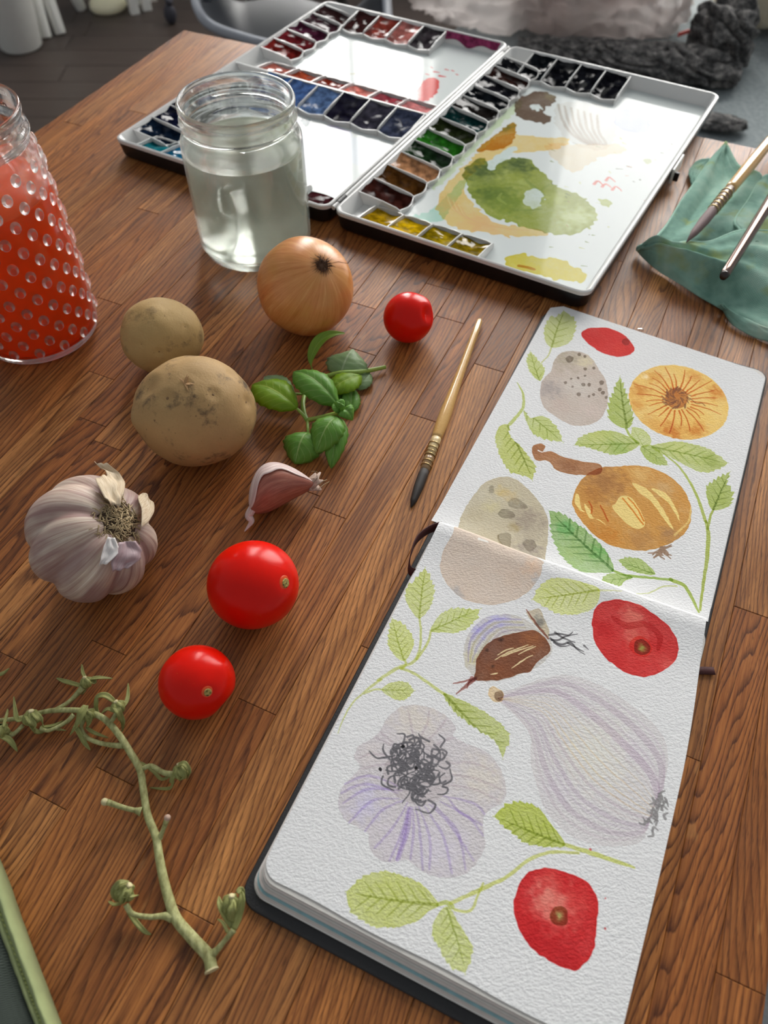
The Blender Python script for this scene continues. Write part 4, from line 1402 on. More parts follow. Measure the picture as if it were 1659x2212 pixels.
hx_, hy_ = hob_m.node('ShaderNodeMixShader'), hob_m.node('ShaderNodeMixShader')
hx_.inputs[0].default_value, hy_.inputs[0].default_value = .22, .25
for p_, q_ in ((hob_m.b.outputs[0], hx_.inputs[1]), (hd_.outputs[0], hx_.inputs[2]), (hx_.outputs[0], hy_.inputs[1]), (ht_.outputs[0], hy_.inputs[2]), (hy_.outputs[0], hob_m.out.inputs['Surface'])):
    hob_m.t.links.new(p_, q_)
hob0 = None
for k in range(rows + 1):
    z = z_lo + k * dz
    for i in range(nob):
        a = 2 * math.pi * (i + .5 * (k % 2)) / nob + k * .02
        if hob0 is None:
            hb_ = MB().lathe([(.0036, .0), (.0034, .0007), (.0027, .0014), (.0015, .0019), (0, .0021)], 12)
            hb_.f.append(tuple(range(12))[::-1])
            o = hob0 = hb_.build('hobnail', hob_m.m, None, 'all')
        else:
            o = hob0.copy()
            C.objects.link(o)
        o.parent = bottle
        r = prof_r(z) - .00015
        o.location = (r * math.cos(a), r * math.sin(a), z)
        o.rotation_euler = (0, R(90), a)
        o.scale = (1.2, 1, 1)
jz = NT('red_juice')
jv = jz.noise(jz.coord(), 40, 2)
jt = jz.node('ShaderNodeBsdfTranslucent')
jt.inputs[0].default_value = (*lin((255, 120, 48)), 1)
jm = jz.node('ShaderNodeMixShader')
jm.inputs[0].default_value = .6
jz.t.links.new(jz.b.outputs[0], jm.inputs[1])
jz.t.links.new(jt.outputs[0], jm.inputs[2])
jz.t.links.new(jm.outputs[0], jz.out.inputs['Surface'])
jz.set(Base_Color=jz.mix(jv, lin((250, 104, 36)), lin((252, 118, 48))), Roughness=.3, Subsurface_Weight=.5, Subsurface_Radius=(.012, .004, .002), Subsurface_Scale=1.0)
MB().lathe([(0, .0052), (.0383, .0060), (.0413, .0138), (.0421, .040), (.0427, .065), (.0425, .100), (.0423, .1115), (.0419, .1122), (0, .1118)], 80, (BX, BY, 0)).build('juice', jz.m, bottle, 'all')

# ------------------------------------------------------------------ tomatoes


def tomato_mat(name, c0, c1):
    n = NT(name)
    v = n.noise(n.coord(), 28, 3)
    sp = n.ramp(n.noise(n.coord(), 900, 1), [(.74, 0.0), (.80, 1.0)])
    n.set(Base_Color=n.mix(n.math('MULTIPLY', sp, .25), n.mix(v, lin(c0), lin(c1)), lin((226, 120, 50))), Roughness=.25, Specular_IOR_Level=.2, Subsurface_Weight=.12, Subsurface_Radius=(.006, .001, .0005))
    return n.m


tom_m = tomato_mat('tomato_skin', (214, 12, 2), (226, 26, 6))
scar_m = NT('stem_scar')
sv = scar_m.noise(scar_m.coord(), 900, 3)
scar_m.set(Base_Color=scar_m.ramp(sv, [(.35, lin((70, 56, 26))), (.5, lin((170, 150, 80))), (.7, lin((206, 180, 110)))]), Roughness=.8)
halo_m = plain('scar_halo', (220, 74, 18), .4, .3, 300)


def shaped_ball(c, r, deform, nu=72, nv=48, axis=Vector((0, 0, 1))):
    """ball whose radius factor is deform(direction, u, v); u runs round the axis, v from the axis tip"""
    x, y, z = basis(axis)
    b = MB()

    def fn(u, v):
        a, t = 2 * math.pi * u, math.pi * v
        d = x * (math.cos(a) * math.sin(t)) + y * (math.sin(a) * math.sin(t)) + z * math.cos(t)
        q = deform(d, a, t)
        return c + d * (r * q)
    b.grid(fn, nu, nv)
    return b


def drop(b, z0=.0002):
    """lower or raise a shape until it rests on the table"""
    dz = z0 - min(p.z for p in b.v)
    for p in b.v:
        p.z += dz
    return dz


def make_tomato(cx, cy, rpx, label, scar=None, squash=(1, 1, .96), dents=(), seed=0, rs=.0030):
    c, r = ball(cx, cy, rpx)

    def deform(d, a, t):
        q = 1 / math.sqrt((d.x / squash[0]) ** 2 + (d.y / squash[1]) ** 2 + (d.z / squash[2]) ** 2)
        q *= 1 + .012 * n3(d * 1.6 + Vector((seed, 0, 0)))
        for (dd, depth, wid) in dents:
            k = max(0, 1 - (d - dd).length / wid)
            q -= depth * k * k * (3 - 2 * k)
        return q
    t = thing('tomato', label, 'tomato', (c.x, c.y, 0), 'fresh tomatoes on the table')
    ds = on_ball(c, r, *scar) if scar else None
    if ds:
        dents = list(dents) + [(ds, .035, .28)]
    b = shaped_ball(c, r, deform, 72, 48)
    dz = drop(b)
    b.build('skin', tom_m, t, 'all')
    if ds:
        p = c + ds * (r * deform(ds, 0, 0)) + Vector((0, 0, dz))
        MB().lathe([(rs * 1.35, -.0002), (rs * 1.25, .00012), (rs * .9, .0003), (0, .0003)], 24, p, ds).build('scar_halo', halo_m, t, 'all')
        x, y, z = basis(ds)
        MB().lathe([(rs * .78, .0001), (rs * .8, .0006), (rs * .6, .0009), (rs * .35, .0004), (rs * .2, .0008), (0, .0009)], 18, p, ds).build('stem_scar', scar_m.m, t, 'all', label='pale corky stem scar')
    return t


make_tomato(546, 1261, 97, 'largest round red tomato, between the garlic clove and the sketchbook', (618, 1257), (1.02, 1, .95), seed=1, rs=.0032)
c_, r_ = ball(425, 1472, 80)
make_tomato(425, 1472, 80, 'small red tomato with a dented side beside the tomato vine stalk', (449, 1495), (1.02, 1, .95), [(on_ball(c_, r_, 492, 1528), .10, .55), (on_ball(c_, r_, 480, 1440), -.03, .5)], seed=4, rs=.0024)
c_, r_ = ball(882, 687, 54)
make_tomato(882, 687, 54, 'smallest red tomato, behind the wooden brush near the palette', None, (1.0, .98, 1.0), [(on_ball(c_, r_, 926, 678), .16, .5), (on_ball(c_, r_, 925, 650), -.05, .5), (on_ball(c_, r_, 928, 706), -.04, .4)], seed=8)

# ------------------------------------------------------------------ onion
c, r = ball(660, 617, 104)
onion = thing('onion', 'whole yellow onion with its dry root tuft facing up', 'onion', (c.x, c.y, 0))
ax = on_ball(c, r, 700, 570)


def on_extra(n, uv, col):
    s = n.sep(uv)
    nearroot = n.ramp(s[1], [(.0, 1.0), (.03, .8), (.13, 0.0)])
    col = n.mix(n.math('MULTIPLY', nearroot, .5), col, lin((226, 180, 130)))
    patch = n.noise(n.map(uv, (3, 2, 1)), 2, 2)
    return n.mix(n.ramp(patch, [(.45, 0.0), (.7, .5)]), col, lin((196, 140, 52)))


onion_m = streaks('onion_skin', [(.30, lin((172, 96, 44))), (.44, lin((208, 134, 74))), (.56, lin((218, 150, 90))), (.7, lin((236, 184, 126)))], 16, 1.1, .34, .45, on_extra, .12)
b = shaped_ball(c, r, lambda d, a, t: (1.0 - .05 * abs(math.cos(t)) ** 2 - .04 * math.exp(-(t / .16) ** 2) + .006 * math.sin(6 * a + 1) * math.sin(t) + .01 * n3(d * 2)), 96, 64, ax)
drop(b)
b.build('skin', onion_m, onion, 'all')
root_m = plain('dry_root', (92, 62, 42), .8, .5, 400)
p0 = c + ax * (r * .915)
x, y, z = basis(ax)
m = MB()
m.lathe([(.0044, -.0012), (.0040, .0005), (.0022, .0010), (0, .0006)], 16, p0, ax)
for k in range(120):
    a = random.random() * 6.28
    ra = random.uniform(.0004, .0046)
    d = x * math.cos(a) + y * math.sin(a)
    L = random.uniform(.003, .0066)
    q = p0 + d * ra
    path = [q, q + z * L * .4 + d * L * .3, q + z * L * (.45 - .5 * ra / .0046) + d * L * .9 + Vector((random.gauss(0, .0004),) * 3)]
    m.tube(path, [.00022, .00018, .00008], 4)
m.build('root_tuft', root_m, onion, kind='stuff', label='dark dry root tuft')
e = p0 + x * .0
hd = on_ball(c, r, 748, 570)
MB().tube([p0 + ax * .001, c + (ax * .5 + hd * .5).normalized() * (r * 1.03), c + hd * (r * 1.02), c + hd * (r * 1.05) + Vector((.002, .001, .002))], [.0002, .00018, .00014, .0001], 4).build('root_hair', root_m, onion)

# ------------------------------------------------------------------ potatoes


def potato_mat(name, c0, c1, dirt):
    n = NT(name)
    co = n.coord()
    v = n.noise(co, 40, 5, .65)
    f = n.noise(co, 700, 3, .7)
    dm = n.ramp(n.noise(n.map(co, (1, 1, 1), (4, 2, 1)), 55, 5, .7), [(.54, 0.0), (.68, 1.0)])
    pits = n.ramp(n.noise(co, 330, 2, .5), [(.70, 0.0), (.76, 1.0)])
    col = n.mix(v, lin(c0), lin(c1))
    col = n.mix(n.math('MULTIPLY', f, .22), col, lin((206, 176, 126)))
    col = n.mix(n.math('MULTIPLY', dm, dirt), col, lin((84, 68, 52)))
    col = n.mix(n.math('MULTIPLY', pits, .55), col, lin((92, 68, 46)))
    n.set(Base_Color=col, Roughness=.62, Specular_IOR_Level=.3)
    n.bump(n.math('ADD', n.math('MULTIPLY', v, .6), n.math('MULTIPLY', f, .35)), .35, .0016)
    return n.m


def make_potato(cx, cy, rpx, sq, label, mat, eyes, lobes, seed):
    c, r = ball(cx, cy, rpx)
    t = thing('potato', label, 'potato', (c.x, c.y, 0), 'potatoes beside the bottle')
    E = [(on_ball(c, r, ex, ey), dp, wd) for ex, ey, dp, wd in eyes]
    Lb = [(on_ball(c, r, ex, ey), dp, wd) for ex, ey, dp, wd in lobes]

    def deform(d, a, tt):
        q = 1 / math.sqrt((d.x / sq[0]) ** 2 + (d.y / sq[1]) ** 2 + (d.z / sq[2]) ** 2)
        q *= 1 + .035 * n3(d * 1.3 + Vector((seed, 3, 1))) + .010 * n3(d * 4 + Vector((seed, 0, 0)))
        for dd, dp, wd in E + Lb:
            k = max(0, 1 - (d - dd).length / wd)
            q -= dp * k * k * (3 - 2 * k)
        return q
    b = shaped_ball(c, r, deform, 120, 80)
    dz = drop(b)
    b.build('skin', mat, t, 'all')
    for i, (dd, dp, wd) in enumerate(E[:3]):
        p = c + dd * (r * deform(dd, 0, 0)) + Vector((0, 0, dz))
        MB().lathe([(wd * r * .16, -.0004), (wd * r * .12, .0001), (wd * r * .05, .0002), (0, .0001)], 10, p, dd).build('eye', plain('potato_eye', (128, 100, 70), .9, .3, 500), t, 'all')
    return t, c, r, deform, dz


t, c, r, df, dz = make_potato(420, 883, 126, (1.04, .95, .93), 'bigger potato with a knobbly earthy skin, in front of the other potato', potato_mat('earthy_skin', (150, 118, 76), (190, 154, 102), .95),
                              [(352, 850, .045, .22), (462, 843, .03, .18), (533, 862, .04, .18), (500, 798, .03, .16), (400, 815, .02, .14)],
                              [(312, 830, .06, .35), (322, 800, -.03, .4), (292, 900, -.06, .35), (520, 920, -.03, .5), (440, 770, -.02, .5), (390, 760, .02, .3)], 2)
d0 = on_ball(c, r, 396, 816)
p = c + d0 * (r * df(d0, 0, 0)) + Vector((0, 0, dz))
x, y, z = basis(d0)
m = MB()
for k in range(7):
    a = random.uniform(0, 6.28)
    d = x * math.cos(a) + y * math.sin(a)
    L = random.uniform(.003, .006)
    m.tube([p, p + d * L * .5 + z * .0012, p + d * L + z * random.uniform(.0004, .003)], [.0009, .0007, .0001], 5, flat=.4)
m.build('skin_tear', plain('torn_skin', (182, 142, 98), .8), t, label='torn flake of skin')
make_potato(348, 722, 86, (1.03, .97, .93), 'smaller smooth tan potato behind the bigger potato', potato_mat('tan_skin', (168, 136, 84), (200, 168, 112), .6),
            [(342, 757, .03, .16), (300, 740, .02, .1), (400, 700, .02, .1)], [(290, 680, .05, .5), (430, 740, -.02, .5), (330, 660, -.02, .5), (285, 780, .04, .4)], 6)

# ------------------------------------------------------------------ garlic bulb
c, r = ball(196, 1157, 140)
garlic = thing('garlic_bulb', 'whole garlic bulb with a matted root disc facing the viewer', 'garlic', (c.x, c.y, 0))
ax = on_ball(c, r, 275, 1105)


def gar_extra(n, uv, col):
    big = n.noise(n.map(uv, (6, .8, 1)), 2, 3, .6)
    return n.mix(n.ramp(big, [(.38, 0.0), (.60, .8)]), col, lin((146, 110, 108)))


garlic_m = streaks('garlic_skin', [(.32, lin((112, 78, 76))), (.42, lin((176, 148, 134))), (.52, lin((214, 198, 178))), (.68, lin((242, 232, 216)))], 24, .5, .5, .35, gar_extra, .3)
lob = [0.2, 1.05, 1.95, 2.75, 3.75, 4.55, 5.45]


def gar(d, a, t):
    a = a + .16 * math.sin(t * 2.2)
    best = min(abs((a - q + math.pi) % (2 * math.pi) - math.pi) for q in lob)
    k = math.sin(t)
    crease = .085 * math.exp(-(best / .15) ** 2) * k ** .7 + .045 * math.exp(-(best / .5) ** 2) * k
    q = 1.03 - crease
    q -= .24 * math.exp(-(t / .42) ** 2)
    q += .30 * math.exp(-((math.pi - t) / .22) ** 2) - .12 * math.exp(-((math.pi - t) / .7) ** 2)
    q *= 1 - .13 * math.cos(t) ** 2
    q *= 1 + .02 * n3(d * 2.2)
    return q


b = shaped_ball(c, r, gar, 200, 110, ax)
b.v = [p for p in b.v]
dz = drop(b)
b.build('skin', garlic_m, garlic, 'all')
cc = c + Vector((0, 0, dz))
x, y, z = basis(ax)
p0 = cc + ax * (r * .665)
rootg_m = plain('garlic_root', (168, 148, 112), .85, .5, 500)
m = MB()
m.lathe([(.0140, -.004), (.0134, .0010), (.0095, .0035), (.004, .0045), (0, .0045)], 24, p0, ax)
m.build('root_plate', plain('root_plate', (66, 50, 36), .9, .5, 300), garlic, 'all')
m = MB()
for k in range(330):
    a, ra = random.random() * 6.28, .0148 * random.random() ** .6
    h = .0045 - .0040 * (ra / .0148) ** 2
    o = p0 + x * (ra * math.cos(a)) + y * (ra * math.sin(a)) + z * h
    b_ = random.random() * 6.28
    L = random.uniform(.003, .0075)
    d1 = x * math.cos(b_) + y * math.sin(b_)
    d2 = x * math.cos(b_ + 1.1) + y * math.sin(b_ + 1.1)
    m.tube([o - z * .0005, o + d1 * L * .35 + z * .0012, o + d1 * L * .6 + d2 * L * .3 + z * .0008, o + d1 * L * .7 + d2 * L * .6 - z * .0009], [.0004, .00038, .0003, .00014], 4)
m.build('root_mat', rootg_m, garlic, kind='stuff', label='tangled mat of pale dry roots')
flake_a = streaks('dry_flake', [(.3, lin((150, 120, 88))), (.5, lin((208, 188, 158))), (.7, lin((226, 214, 194)))], 8, 1, .6, .3)
flake_b = streaks('white_flake', [(.3, lin((206, 196, 196))), (.6, lin((234, 230, 226)))], 5, 1, .5, .3)


def flake(px, lift, name, mat, parent, seed=0, curl=.003, cen=None, rad=None):
    """torn sheet over a ball: outline in photo pixels, pushed off the ball's surface"""
    cen, rad = cen or cc, rad or r
    base = [on_ball(cen, rad, *q) for q in px]
    b = MB()
    n = len(px) // 2
    left, right = base[:n], base[n:][::-1]

    def fn(u, v):
        d = pick(left, v).lerp(pick(right, v), u).normalized()
        l0, l1 = lift
        k = l0 + (l1 - l0) * v + curl * n3((u * 3 + seed, v * 3, seed)) + curl * .5 * (2 * u - 1) ** 2
        return cen + d * (rad + k)
    b.grid(fn, 10, 12)
    return b.build(name, mat, parent, 'all', solid=.0003)


flake([(248, 1062), (232, 1030), (222, 1005), (204, 992), (266, 1072), (268, 1040), (262, 1010), (238, 990)][:4] + [(234, 990), (262, 1008), (270, 1040), (268, 1070)], (-.004, .006), 'skin_flake', flake_a, garlic, 1, .002)
flake([(240, 1085), (226, 1075), (214, 1055), (206, 1040)] + [(236, 1030), (256, 1052), (262, 1072), (262, 1090)], (-.002, .001), 'skin_flake', flake_a, garlic, 2, .002)
flake([(232, 1160), (222, 1180), (216, 1200), (212, 1214)] + [(226, 1212), (250, 1192), (252, 1180), (246, 1162)], (.000, .004), 'skin_flake', flake_b, garlic, 3, .002)
flake([(256, 1172), (246, 1190), (236, 1212), (238, 1228)] + [(268, 1222), (296, 1204), (302, 1188), (292, 1168)], (-.001, .003), 'skin_flake', streaks('mauve_flake', [(.3, lin((150, 124, 128))), (.6, lin((186, 166, 170)))], 6, 1, .5, .3), garlic, 4, .002)
flake([(300, 1070), (312, 1060), (322, 1054), (326, 1056)] + [(330, 1090), (326, 1112), (318, 1130), (306, 1140)], (-.001, .002), 'skin_flake', flake_a, garlic, 5, .001)

# ------------------------------------------------------------------ garlic clove
c, r = ball(606, 1066, 50)
clove = thing('garlic_clove', 'single garlic clove, half peeled to its brown inner skin', 'garlic', (c.x, c.y, 0))
A_, B_ = at(541, 1106, .006), at(682, 1052, .011)
L = (B_ - A_).length
ca = (B_ - A_).normalized()
side = Vector((0, 0, 1)).cross(ca).normalized()          # away from the viewer, to the upper left
if side.y < 0:
    side = -side
upv = ca.cross(side)
if upv.z < 0:
    upv = -upv


def clove_pt(t, a, k=1.0):
    s = math.sin(math.pi * min(max(t, 0), 1) ** .80)
    w = .0148 * max(s, 0) ** .72
    arch = side * (.0065 * math.sin(math.pi * t)) + upv * (.004 * math.sin(math.pi * t))
    o = A_ + ca * (L * t) + arch
    ww, hh = w * 1.0, w * .98
    p = side * (math.cos(a) * ww) + upv * (math.sin(a) * hh)
    if math.cos(a) < 0:
        p = p - side * (math.cos(a) * ww * .22)
    return o + p * k


b = MB()
b.grid(lambda u, v: clove_pt(.02 + .96 * v, 2 * math.pi * u), 40, 30)
dz = drop(b)
inner_m = streaks('clove_inner', [(.3, lin((124, 66, 54))), (.5, lin((160, 96, 80))), (.7, lin((190, 132, 110)))], 12, .8, .35, .4, None, .2)
b.build('inner_skin', inner_m, clove, 'all', label='shiny brown inner skin')
Z_ = Vector((0, 0, dz))
outer_m = streaks('clove_outer', [(.34, lin((176, 132, 134))), (.46, lin((206, 180, 176))), (.6, lin((228, 214, 206))), (.72, lin((236, 228, 220)))], 8, .7, .45, .35, None, .2)
b = MB()


def outer_fn(u, v):
    t = -.02 + 1.0 * v
    # wraps over the far side and top; its torn edge runs along the near flank
    a1 = R(-40)
    a0 = R(84 + 62 * max(0, 1 - v / .38) ** 1.1 + 8 * math.sin(v * 17) * .6 + 16 * v)
    return clove_pt(max(t, .012), a1 + (a0 - a1) * u, 1.03 + .05 * max(0, u - .85) / .15) + Z_


b.grid(outer_fn, 24, 36)
b.build('outer_skin', outer_m, clove, 'all', solid=.0003, label='torn pinkish white outer skin')
tail = smooth_path([A_ + Z_ + ca * .004 + upv * .002, at(538, 1112, .007), at(543, 1126, .005), at(536, 1138, .0028), at(528, 1148, .0012)], 5)
MB().tube(tail, taper(.0036, .0003, len(tail)), 8, flat=.5).build('tail', outer_m, clove, 'all')
m = MB()
e0 = B_ + Z_ - ca * .004
for k in range(9):
    d = (ca + side * random.gauss(0, .55) + upv * random.gauss(.15, .5)).normalized()
    Lk = random.uniform(.006, .010)
    m.tube([e0 + d * .001, e0 + d * Lk * .6, e0 + d * Lk + Vector((random.gauss(0, .0015), random.gauss(0, .0015), .0005))], [.0038, .0024, .0006], 6, flat=.25)
m.build('dry_base', streaks('clove_base', [(.3, lin((150, 112, 96))), (.7, lin((220, 198, 180)))], 5, 1, .6), clove, 'all')
for (x1, y1, x2, y2) in ((672, 1018, 690, 1022), (690, 1046, 706, 1036), (688, 1056, 712, 1040)):
    MB().tube([at(x1, y1, .016), at((x1 + x2) / 2, (y1 + y2) / 2 - 2, .016), at(x2, y2, .012)], .0002, 4).build('root_hair', rootg_m, clove)

# ------------------------------------------------------------------ basil sprig


def leaf_mat(name, c_top, c_mid, c_dark):
    n = NT(name)
    uv = n.coord('UV')
    s = n.sep(uv)
    v = n.math('ABSOLUTE', n.math('SUBTRACT', s[0], .5))
    ph = n.math('SINE', n.math('ADD', n.math('MULTIPLY', s[1], 42.0), n.math('MULTIPLY', v, -26.0)))
    vein = n.ramp(ph, [(.90, 0.0), (.99, 1.0)])
    mid = n.ramp(v, [(.012, 1.0), (.03, 0.0)])
    k = n.math('MAXIMUM', n.math('MULTIPLY', vein, .45), mid)
    no = n.noise(n.coord(), 90, 3)
    col = n.mix(no, lin(c_dark), lin(c_mid))
    n.set(Base_Color=n.mix(n.math('MULTIPLY', k, .7), col, lin(c_top)), Roughness=.42, Specular_IOR_Level=.4, Subsurface_Weight=0.0)
    tr = n.node('ShaderNodeBsdfTranslucent')
    n.put(tr.inputs[0], n.mix(.5, col, lin((176, 196, 20))))
    mx = n.node('ShaderNodeMixShader')
    mx.inputs[0].default_value = .38
    n.t.links.new(n.b.outputs[0], mx.inputs[1])
    n.t.links.new(tr.outputs[0], mx.inputs[2])
    n.t.links.new(mx.outputs[0], n.out.inputs['Surface'])
    n.bump(n.math('SUBTRACT', no, k), .35, .0006)
    return n.m


Z5 = sub(520, 680, .217)
bas = thing('basil_sprig', 'sprig of fresh green basil between onion and garlic clove', 'basil', Z5(650, 1000))
lf_g = leaf_mat('basil_green', (196, 220, 140), (126, 178, 76), (98, 156, 56))
lf_y = leaf_mat('basil_yellow', (200, 216, 96), (150, 184, 36), (118, 164, 28))
lf_u = leaf_mat('basil_underside', (206, 220, 182), (160, 186, 136), (138, 170, 118))
stem_m = plain('basil_stem', (134, 164, 68), .45, .2, 200, Subsurface_Weight=.1)


def leaf(base, tip, width, zs, fold=.18, droop=.0, mat=lf_g, side=None, wide=.42, tilt=0.0, curl=0.0, name='leaf', parent=None, f=Z5, amp=.0010):
    """base, tip in the close-up's pixels with heights zs = (base, middle, tip); width in metres"""
    p0, p2 = f(*base, zs[0]), f(*tip, zs[2])
    width = width * 1.04
    p1 = p0.lerp(p2, .5)
    p1.z = zs[1]
    sd = random.random() * 30
    ax = (p2 - p0)
    s = Vector((0, 0, 1)).cross(ax).normalized()
    s = (s * math.cos(tilt) + Vector((0, 0, 1)) * math.sin(tilt)).normalized()
    nrm = ax.cross(s).normalized()
    if nrm.z < 0 and tilt < 1.2:
        nrm = -nrm
    b = MB()

    def fn(u, v):
        o = p0 * (1 - v) ** 2 + (p1 * 2 - (p0 + p2) * .5) * (2 * v * (1 - v)) + p2 * v * v
        w = width * .5 * (math.sin(math.pi * v ** (math.log(.5) / math.log(wide)))) ** .75 if 0 < v < 1 else 0
        w *= 1 + .05 * math.sin(v * 40)
        x = 2 * u - 1
        h = fold * width * .5 * abs(x) - (abs(x) ** 3) * width * .14 * (1 if fold > 0 else .3) - droop * width * x * x
        bul = amp * abs(math.sin(v * 16 - abs(x) * 4)) * (1 - abs(x)) * min(1, abs(x) * 4)
        return o + s * (w * x) + nrm * (h * min(1, w / (width * .3 + 1e-6)) + bul) + Vector((0, 0, curl * v * v))
    b.grid(fn, 12, 20)
    lo = min(p.z for p in b.v)
    if lo < .0006:
        for p in b.v:
            if p.z < .0006:
                p.z = .0006 + .0002 * random.random()
    return b.build(name, mat, parent or bas, 'all', solid=.0003)


leaf((235, 625), (528, 780), .016, (.010, .012, .010), .1, mat=lf_u)
leaf((562, 935), (115, 705), .0262, (.014, .022, .016), .25, .12, lf_y, wide=.5)
leaf((1150, 745), (1285, 585), .014, (.002, .004, .002), .2, mat=lf_u)
leaf((990, 610), (1120, 350), .0300, (.006, .012, .010), -.25, .02, lf_u, wide=.45)
leaf((1200, 612), (880, 775), .0195, (.009, .013, .010), .2, .05, lf_y, wide=.5)
leaf((1090, 975), (1115, 735), .013, (.003, .006, .003), .3, mat=lf_g, tilt=.4)
leaf((1000, 900), (1060, 745), .012, (.001, .003, .002), .3, mat=lf_g)
leaf((965, 895), (525, 575), .0225, (.016, .026, .020), .3, .2, lf_g, wide=.48)
leaf((670, 1175), (545, 1485), .0270, (.010, .013, .003), .15, .18, lf_g, wide=.45)
leaf((975, 1020), (755, 1375), .0215, (.016, .021, .010), .25, .15, lf_g, wide=.5)
leaf((1005, 1045), (900, 1530), .0150, (.010, .013, .003), .3, .1, lf_g, wide=.45, tilt=-.3)
leaf((1000, 975), (920, 890), .011, (.016, .021, .020), .5, mat=lf_g)
leaf((1000, 965), (1112, 1050), .0125, (.016, .020, .014), .4, .1, mat=lf_g)
leaf((985, 960), (1010, 890), .008, (.018, .023, .022), .5, mat=lf_g)
# long curled leaf reaching up behind
cur = [(758, 615, .004), (715, 545, .005), (696, 470, .008), (712, 390, .012), (760, 300, .016), (830, 232, .018), (930, 192, .017), (1035, 184, .014)]
path = smooth_path([Z5(*q) for q in cur], 5)
b = MB()
nn = len(path) - 1


def curl_fn(u, v):
    k = round(v * nn)
    t = (path[min(k + 1, nn)] - path[max(k - 1, 0)]).normalized()
    s = t.cross(Vector((.2, -.5, .85))).normalized()
    w = .0004 + .0058 * max(0, math.sin(math.pi * min(1, max(0, (v - .22) / .78)) ** .9)) ** 1.0
    return path[k] + s * (w * (2 * u - 1) * .62) + Vector((0, 0, 1)) * (abs(2 * u - 1) * w * .3)


b.grid(curl_fn, 8, nn)
b.build('leaf', leaf_mat('basil_curled', (190, 210, 100), (146, 180, 60), (122, 158, 48)), bas, 'all', solid=.0003)
for pts, rr in (([(1442, 520, .003), (1300, 550, .004), (1170, 570, .007), (985, 582, .009), (780, 636, .004)], (.0014, .0018, .0018)), ([(640, 782, .006), (618, 880, .009), (632, 985, .010), (662, 1052, .010)], (.0015, .0017, .0016)),
                ([(662, 1050, .010), (620, 995, .012), (560, 934, .014)], (.0014, .0010)), ([(660, 1048, .010), (790, 1024, .012), (945, 985, .016), (1000, 965, .016)], (.0015, .0016, .0012)), ([(664, 1052, .010), (668, 1120, .011), (670, 1180, .010)], (.0011, .0009)),
                ([(520, 782, .010), (600, 790, .008), (700, 800, .006)], (.0007, .0009)), ([(758, 615, .004), (780, 636, .004)], (.0009, .001)), ([(780, 636, .004), (880, 760, .008), (965, 895, .014), (1000, 965, .016)], (.0015, .0014, .0012)), ([(870, 1005, .014), (920, 1020, .016), (975, 1025, .016)], (.001, .0008)), ([(640, 782, .006), (780, 636, .004)], (.0014, .0015))):
    path = smooth_path([Z5(*q) for q in pts], 5)
    MB().tube(path, list(np.interp(np.linspace(0, 1, len(path)), np.linspace(0, 1, len(rr)), rr)), 8).build('stem', stem_m, bas, 'all')

# ------------------------------------------------------------------ dried tomato vine stalk
Z4 = sub(0, 1420, .358)
vine = thing('tomato_vine', 'dried green tomato vine stalk with empty curled calyxes', 'vine', Z4(900, 1000))
vs_ = NT('vine_green')
vn = vs_.noise(vs_.map(vs_.coord(), (1, .5, 1)), 420, 4, .6)
vs_.set(Base_Color=vs_.ramp(vn, [(.30, lin((132, 128, 80))), (.5, lin((166, 166, 112))), (.70, lin((196, 196, 142)))]), Roughness=.6, Specular_IOR_Level=.3)
vs_.bump(vn, .3, .0008)
vine_m = vs_.m
sep_m = streaks('calyx_green', [(.3, lin((84, 86, 42))), (.5, lin((142, 144, 84))), (.7, lin((190, 188, 130)))], 6, 1, .6, .3)
knob_m = plain('dry_scar', (206, 196, 150), .7, .2, 300)


def vstem(name, pts, rr):
    path = smooth_path([Z4(*q) for q in pts], 6)
    n = len(path)
    R_ = np.interp(np.linspace(0, 1, n), np.linspace(0, 1, len(rr)), rr)
    return MB().tube(path, [float(q) for q in R_], 10).build(name, vine_m, vine, 'all')


